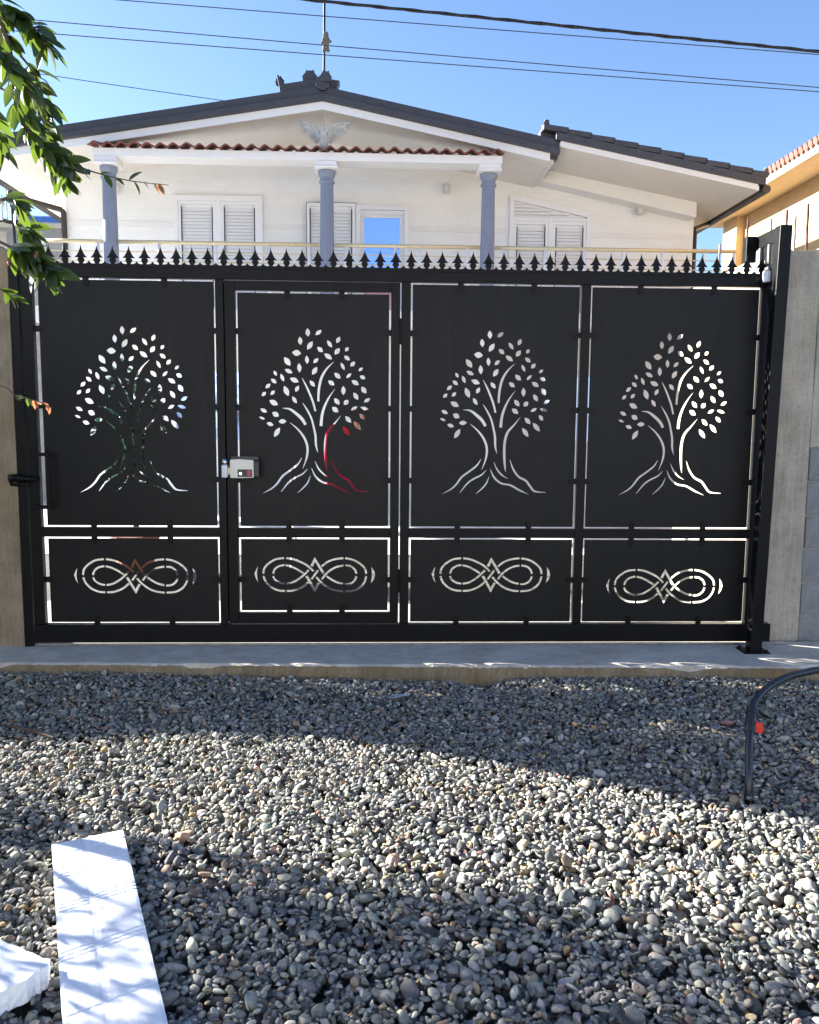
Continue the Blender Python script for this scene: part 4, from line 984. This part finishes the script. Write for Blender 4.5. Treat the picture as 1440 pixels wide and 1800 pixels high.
def offcut():
    rr = random.Random(4); base = [(-1.30, -2.80), (-1.17, -2.872), (-1.04, -2.938), (-.95, -2.985), (-.872, -3.026), (-.866, -3.05), (-.885, -3.075), (-.905, -3.11), (-.935, -3.135), (-.965, -3.185), (-1.03, -3.21), (-1.15, -3.16), (-1.30, -3.08)]
    ring = []
    for k in range(len(base)):
        p, q = base[k], base[(k + 1) % len(base)]
        for t in (0, .25, .5, .75): ring.append((p[0] + (q[0] - p[0]) * t + rr.uniform(-.003, .003), p[1] + (q[1] - p[1]) * t + rr.uniform(-.003, .003)))
    n = len(ring); mb = MB()
    for z, sh in ((-.030, 0.0), (-.045, .006), (-.062, .004), (-.078, .008), (-.093, 0.0)):
        for x, y in ring:
            dx, dy = x + 1.1, y + 3.02; l_ = math.hypot(dx, dy); s_ = rr.uniform(-.2, 1) * sh
            mb.v.append((x - dx / l_ * s_, y - dy / l_ * s_, z + (rr.uniform(-.004, .004) if -.09 < z < -.04 else rr.uniform(-.001, .001))))
    for r_ in range(4):
        for k in range(n): mb.f.append((r_ * n + k, (r_ + 1) * n + k, (r_ + 1) * n + (k + 1) % n, r_ * n + (k + 1) % n))
    mb.f.append(tuple(range(n))); mb.f.append(tuple(4 * n + k for k in range(n - 1, -1, -1)))
    o = mb.build('foam_offcut', 'foam'); bm = bmesh.new(); bm.from_mesh(o.data); bmesh.ops.recalc_face_normals(bm, faces=bm.faces[:]); bm.to_mesh(o.data); bm.free()
    return tag(o, 'broken white polystyrene offcut beside the long board at the left edge', 'foam board')
offcut()
# black water pipe with coupling
pp = thing('water_pipe', 'black plastic water pipe bending out of the gravel at right', 'pipe', (1.53, -1.93, -.12))
path = [(1.525, -1.945, -.16), (1.53, -1.925, -.05), (1.555, -1.86, .06), (1.595, -1.78, .15), (1.65, -1.70, .205), (1.76, -1.62, .25), (1.92, -1.55, .278), (2.15, -1.48, .27), (2.5, -1.42, .16), (2.9, -1.4, -.05), (3.0, -1.4, -.14)]
rel = lambda p: (p[0] - 1.53, p[1] + 1.93, p[2] + .12)
MB().tube([rel(p) for p in crspline(path, 8)], .0160, 16).build('pipe_run', 'hose', pp, smooth=True)
cp_ = [rel(p) for p in crspline(path, 8)][20:29]
MB().tube(cp_, [.020, .023, .023, .023, .021, .021, .023, .025, .025], 16).build('coupling', 'lockblack', pp, smooth=False)
c0 = Vector(cp_[7]); c1 = Vector(cp_[2])
MB().tube([c0 - (c1 - c0) * .05, c0 + (c1 - c0) * .25], .027, 10).build('coupling_nut', 'lockblack', pp)
vt = MB().add([(0.02, -.03, -.02), (.055, -.035, -.03), (.066, -.03, -.012), (.058, -.03, .014), (.03, -.03, .022), (.02, -.02, -.02), (.055, -.022, -.032), (.066, -.018, -.012), (.058, -.018, .016), (.03, -.02, .024)],
              [(0, 1, 2, 3, 4), (9, 8, 7, 6, 5), (0, 5, 6, 1), (1, 6, 7, 2), (2, 7, 8, 3), (3, 8, 9, 4), (4, 9, 5, 0)])
vt.v = [(v[0] + c1.x - .012, v[1] + c1.y + .012, v[2] + c1.z + .0) for v in vt.v]
vt.build('tap_key', 'red_tag', pp, bevel=.003)
def chip(name, mt, loc, size, label, cat, seed):
    rr = random.Random(seed); bm = bmesh.new(); bmesh.ops.create_icosphere(bm, subdivisions=2, radius=1.0)
    dirs = [Vector((rr.uniform(-1, 1), rr.uniform(-1, 1), rr.uniform(-1, 1))).normalized() for _ in range(7)]
    for v in bm.verts:
        p = v.co.copy()
        for d in dirs:
            h = p.dot(d)
            if h > .55: p -= d * (h - .55)
        v.co = Vector((p.x * size[0], p.y * size[1], p.z * size[2]))
    me = bpy.data.meshes.new(name); bm.to_mesh(me); bm.free()
    o = link(name, me, mt, loc=loc); o.rotation_euler = (rr.uniform(-.3, .3), rr.uniform(-.3, .3), rr.uniform(0, 6)); return tag(o, label, cat)
chip('brick_shard', 'shard', (.06, -2.45, -.09), (.035, .028, .02), 'pinkish brick shard lying on the sunlit gravel near the middle', 'shard', 3)
chip('torn_sheet', 'sheet', (.115, -.76, -.092), (.085, .07, .012), 'torn grey blue plastic scrap on the gravel below the ledge', 'scrap', 5)
chip('brick_shard', 'shard', (-.70, -2.27, -.09), (.035, .02, .018), 'small orange brick shard just behind the long foam board', 'shard', 8)
wd = MB()
for k in range(9):
    an = k * .7; L_ = .035 + .01 * (k % 3); dx_, dy_ = math.cos(an), math.sin(an)
    wd.add([(0, 0, 0), (dx_ * L_ * .5 - dy_ * .007, dy_ * L_ * .5 + dx_ * .007, .018), (dx_ * L_, dy_ * L_, .014), (dx_ * L_ * .5 + dy_ * .007, dy_ * L_ * .5 - dx_ * .007, .018)], [(0, 1, 2, 3)])
tag(wd.build('weed', 'leaf', loc=(-1.72, -.47, -.09)), 'tiny green weed at the foot of the ledge on the left', 'weed')
st = MB().tube([(-1.79, -1.19, -.085), (-1.66, -1.25, -.083), (-1.52, -1.33, -.088)], [.006, .008, .005], 7).build('wooden_stick', 'brown_stick')
tag(st, 'thin brown stick lying on the gravel at the left edge', 'stick')

# ------------------------------------------------------------------ things in the yard, seen through the cut-outs
rack = thing('drying_rack', 'folding rack with red blanket behind the walk-through door of the gate', 'drying rack', (-.28, 3.0, -.035))
for x in (-.55, .55):
    MB().tube([(x, -.3, 0), (x, .3, 1.05)], .012, 8).build('leg', 'pvc', rack); MB().tube([(x, .3, 0), (x, -.3, 1.05)], .012, 8).build('leg', 'pvc', rack)
for y in (-.3, -.1, .1, .3):
    MB().tube([(-.56, y, 1.05), (.56, y, 1.05)], .006, 8).build('bar', 'pvc', rack)
def cloth(name, x0, x1, y, z0, z1, mt, label, seed):
    mb = MB(); n, m_ = 26, 14; rr = random.Random(seed)
    for j in range(m_ + 1):
        for i in range(n + 1):
            t = i / n; s = j / m_
            mb.v.append((x0 + (x1 - x0) * t + .01 * math.sin(9 * s + 3 * t), y - .03 * math.sin(t * 21 + 1.2 * s) * (1 - .6 * s) - .02, z0 + (z1 - z0) * s + .015 * math.sin(t * 9) * (1 - s)))
    for j in range(m_):
        for i in range(n):
            a = j * (n + 1) + i; mb.f.append((a, a + 1, a + n + 2, a + n + 1))
    o = mb.build(name, mt, smooth=True); md = o.modifiers.new('solid', 'SOLIDIFY'); md.thickness = .008
    return tag(o, label, 'cloth')
cloth('hanging_blanket', -.50, .02, 2.66, .66, 1.36, 'blanket', 'deep red blanket glimpsed through the second tree cut-out', 1)
cloth('hanging_towel', -.24, -.02, 2.60, .95, 1.50, 'peach', 'peach towel over the red blanket behind the second tree cut-out', 2)
def shrub(name, loc, h, rad, n, label, lm='leaf_dark', seed=1):
    t = thing(name, label, 'shrub', loc); rr = np.random.default_rng(seed)
    MB().lathe([(.16, 0), (.20, .28), (.225, .30), (.225, .34), (.19, .34)], 0, 0, 18).build('pot', 'potclay', t)
    MB().tube([(0, 0, .3), (.03, 0, .6), (0, .02, h * .75)], [.03, .025, .012], 8).build('stem', 'bark', t, smooth=True)
    mb = MB()
    while n > 0:
        p = rr.uniform(-1, 1, 3)
        if np.linalg.norm(p) > 1 or math.sin(p[0] * 5) * math.sin(p[1] * 4) * math.sin(p[2] * 6 + 1) > .35: continue
        c = Vector((p[0] * rad, p[1] * rad, h * .62 + p[2] * h * .38)); n -= 1
        d = Vector(rr.normal(size=3)).normalized(); w = d.orthogonal().normalized() * .022; L_ = d * .085
        mb.add([c, c + L_ * .5 + w, c + L_, c + L_ * .5 - w], [(0, 1, 2, 3)])
    mb.build('foliage', lm, t)['kind'] = 'stuff'
    return t
shrub('potted_shrub', (-2.30, 2.7, -.035), 1.95, .33, 1700, 'dark potted shrub glimpsed through the left tree cut-out')
# ------------------------------------------------------------------ pomegranate bush at the left
def leaf_mesh(w=.0098, L_=.049, seed=0):
    n = 6; v, f = [], []
    for i in range(n + 1):
        t = i / n; ww = w * (math.sin(math.pi * min(1, t ** .85)) ** .75) if 0 < i < n else .0006
        z = -.010 * t * t; v += [(t * L_, -ww, z + .0025 * ww / w), (t * L_, 0, z), (t * L_, ww, z + .0025 * ww / w)]
    for i in range(n):
        a = 3 * i; f += [(a, a + 3, a + 4, a + 1), (a + 1, a + 4, a + 5, a + 2)]
    return v, f
LV, LF = leaf_mesh()
LM = []
for nm in ('leaf', 'leaf_new'):
    me = bpy.data.meshes.new('leaf'); me.from_pydata(LV, [], LF); me.update(); me.materials.append(M[nm])
    for p in me.polygons: p.use_smooth = True
    LM.append(me)
bush = thing('pomegranate_bush', 'glossy green pomegranate bush leaning in from the left edge', 'bush', (0, 0, 0))
rb = random.Random(21)
MB().tube(crspline([(-3.3, -1.35, -.2), (-3.25, -1.4, .4), (-3.05, -1.5, .9), (-2.8, -1.7, 1.5)], 5), [.06 - .0022 * i for i in range(16)], 10).build('trunk', 'bark', bush, smooth=True)
MB().tube(crspline([(-3.25, -1.35, -.2), (-3.45, -1.2, .5), (-3.7, -1.0, 1.2), (-3.9, -.9, 1.9)], 5), [.05 - .002 * i for i in range(16)], 10).build('trunk', 'bark', bush, smooth=True)
def px(a, b, dy=0.0): return (-0.86 + 0.00126 * a, -3.1 + dy, 2.342 - 0.00124 * b)      # twig points, metres
def twig(pts, nleaf, size=1.0, spread=1.0, new_from=2.0, r0=.0035, start=0.0):
    S = crspline(pts, 8)
    br = MB().tube([tuple(p) for p in S], [r0 * (1 - .65 * i / (len(S) - 1)) for i in range(len(S))], 6).build('branch', 'bark', bush, smooth=True)
    nleaf = int(nleaf * 1.7)
    for k in range(nleaf):
        t = start + (1 - start) * (k + rb.random()) / nleaf; i = min(int(t * (len(S) - 1)), len(S) - 2)
        p = Vector(S[i]); d = (Vector(S[i + 1]) - p).normalized()
        o = link('leaf', LM[1 if t > new_from else 0], None, br, loc=p)
        side = Vector((rb.gauss(0, 1), rb.gauss(0, .8), rb.gauss(0, 1))); side = (side - d * side.dot(d)).normalized()
        ldir = (d * rb.uniform(.35, .9) + side * rb.uniform(.5, 1.0) * spread + Vector((0, 0, -.25))).normalized()
        nrm = Vector((rb.gauss(0, .5), -.6 + rb.gauss(0, .5), .7 + rb.gauss(0, .4))); nrm = (nrm - ldir * nrm.dot(ldir)).normalized()
        o.matrix_local = Matrix.Translation(p) @ Matrix((ldir, nrm.cross(ldir), nrm)).transposed().to_4x4() @ Matrix.Scale(size * rb.uniform(.75, 1.25), 4)
root = (-2.7, -1.8, 1.7)
twig([root, (-1.9, -2.4, 2.3), (-1.3, -2.85, 2.55), px(-60, -60, .05), px(10, 60), px(30, 160, -.02), px(48, 235), px(85, 262, .02), px(108, 276, .02)], 52, 1.0, .9, 2, .009, .48)
twig([px(110, 275, .02), px(150, 292, .02), px(215, 305, .03), px(288, 312, .03)], 6, .62, .9, .72, .0022, .2)
twig([(-1.3, -2.85, 2.55), px(-40, -20), px(20, 20), px(60, 45), px(85, 80)], 26, 1.15, 1, 2, .004, .3)
twig([(-1.3, -2.85, 2.5), px(-50, 60, -.1), px(10, 110, -.1), px(50, 150, -.1), px(90, 205, -.08)], 26, 1.1, 1, 2, .004, .3)
twig([(-1.3, -2.8, 2.45), px(-40, 120, .1), px(5, 170, .08), px(45, 225, .05), px(80, 270, .05), px(98, 305, .05)], 30, 1.0, 1, 2, .004, .3)
twig([px(-60, 0, .1), px(0, 60, .12), px(30, 110, .12), px(40, 170, .12), px(55, 240, .1)], 22, 1.2, 1, 2, .004, .3)
twig([px(-50, 100, -.15), px(0, 170, -.15), px(20, 240, -.12), px(35, 300, -.1)], 14, 1.1, 1, 2, .003, .3)
twig([(-1.5, -2.6, 1.9), (-1.1, -3.0, 1.86), px(-40, 420), px(10, 440), px(45, 455), px(85, 485)], 34, 1.15, 1, 2, .005, .55)
twig([(-1.1, -3.0, 1.86), px(-30, 380, .05), px(5, 390, .05), px(20, 410, .05), px(30, 480, .05)], 16, 1.2, 1, 2, .003, .4)
twig([px(-60, 360), px(-20, 350), px(10, 352), px(22, 365)], 8, 1.1, 1, 2, .003, .4)
twig([(-1.3, -2.9, 1.5), px(-50, 690), px(0, 712), px(35, 722), px(68, 735)], 8, .36, .8, .7, .0016, .5)
twig([px(-40, 500), px(-10, 520), px(5, 530)], 5, .7, 1, 2, .002, .3)
for a, b in ((55, 455), (6, 468)):                       # small red fruit buds
    o = MB().lathe([(.001, -.010), (.004, -.007), (.0055, 0), (.0035, .006), (.0045, .011), (.001, .008)], 0, 0, 10).build('flower_bud', 'potclay', bush, smooth=True, loc=px(a, b, -.02)); o.rotation_euler = (rb.uniform(-1, 1), rb.uniform(-1, 1), 0)
# crown to the left of the picture that throws the dappled shade over the foreground
for pts in ([(-2.8, -1.7, 1.5), root, (-2.55, -1.9, 2.0)], [(-3.05, -1.5, .9), (-2.5, -1.9, 1.1), (-2.1, -2.2, 1.15)], [(-3.7, -1.0, 1.2), (-3.4, -1.2, 1.8), (-3.2, -1.4, 2.2)], [(-3.9, -.9, 1.9), (-4.2, -.9, 2.3), (-4.4, -.8, 2.5)], [(-3.25, -1.4, .4), (-2.7, -1.8, .55), (-2.3, -2.1, .5)]):
    MB().tube(crspline(pts, 6), [.022 - .0013 * i for i in range(13)], 8).build('branch', 'bark', bush, smooth=True)
lim = [(-9, -1.3), (-1.9, -1.75), (-1.3, -1.98), (-1.12, -2.1), (-1.04, -2.62), (-.66, -2.72), (-.52, -2.5), (.07, -2.62), (1.34, -2.80), (2.6, -3.0), (9, -3.4)]
fol = MB(); need = 9400; rc = np.random.default_rng(5)
while need > 0:
    # a leaf somewhere along the sun's ray that ends on a spot of shaded ground
    sx = rc.uniform(-2.6, 2.4); lo = float(np.interp(sx, [a for a, b in lim], [b for a, b in lim])) + rc.normal(0, .05)
    sy = rc.uniform(-4.6, -1.6); zc_ = rc.uniform(.35, 3.1)
    if sy > lo: continue
    c = Vector((sx - 2.6 * zc_, sy + 1.15 * zc_, zc_ - .09))
    e_ = Vector(((c.x + 3.6) / 2.1, (c.y + 1.75) / 1.35, (c.z - 1.5) / 1.65))
    if e_.length > 1 or c.x > -0.42 * (c.y + 5.1) - .40: continue
    q = math.sin(c.x * 7.1 + 1) * math.sin(c.y * 6.3) + math.sin(c.z * 6.7 + c.x * 3)
    if q > .55: continue
    need -= 1
    d = Vector(rc.normal(size=3)).normalized(); nn = d.orthogonal().normalized(); nn.rotate(Matrix.Rotation(rc.uniform(0, 6.28), 3, d))
    mw = Matrix.Translation(c) @ Matrix((d, nn.cross(d), nn)).transposed().to_4x4() @ Matrix.Scale(rc.uniform(.9, 1.5), 4)
    fol.add([mw @ Vector(v) for v in LV], LF)
fol.build('foliage', 'leaf', bush, smooth=True)['kind'] = 'stuff'

# ------------------------------------------------------------------ unseen house added behind the viewer (reflected in the gate and lighting the shade)
oh = thing('bounce_house', 'unseen pale house added behind the viewer to bounce sunlight', 'house', (0, -17, -.3))
MB().box(-11, 9, -8, 0, 0, 6.3).build('wall', 'white', oh)
MB().prism_y([(-11.6, 6.301), (9.6, 6.301), (9.6, 6.5), (-1, 8.4), (-11.6, 6.5)], -8.5, .5).build('roof', 'terracotta', oh)
for zz in (1.0, 4.0):
    for xx in (-9, -6, -2.5, 1, 4.5, 7):
        w_ = MB().box(xx - .65, xx + .65, .0005, .05, zz, zz + 1.4).build('window_surround', 'pvc', oh)
        MB().box(xx - .55, xx + .55, .0505, .06, zz + .1, zz + 1.3).build('pane', 'glass_door', w_)
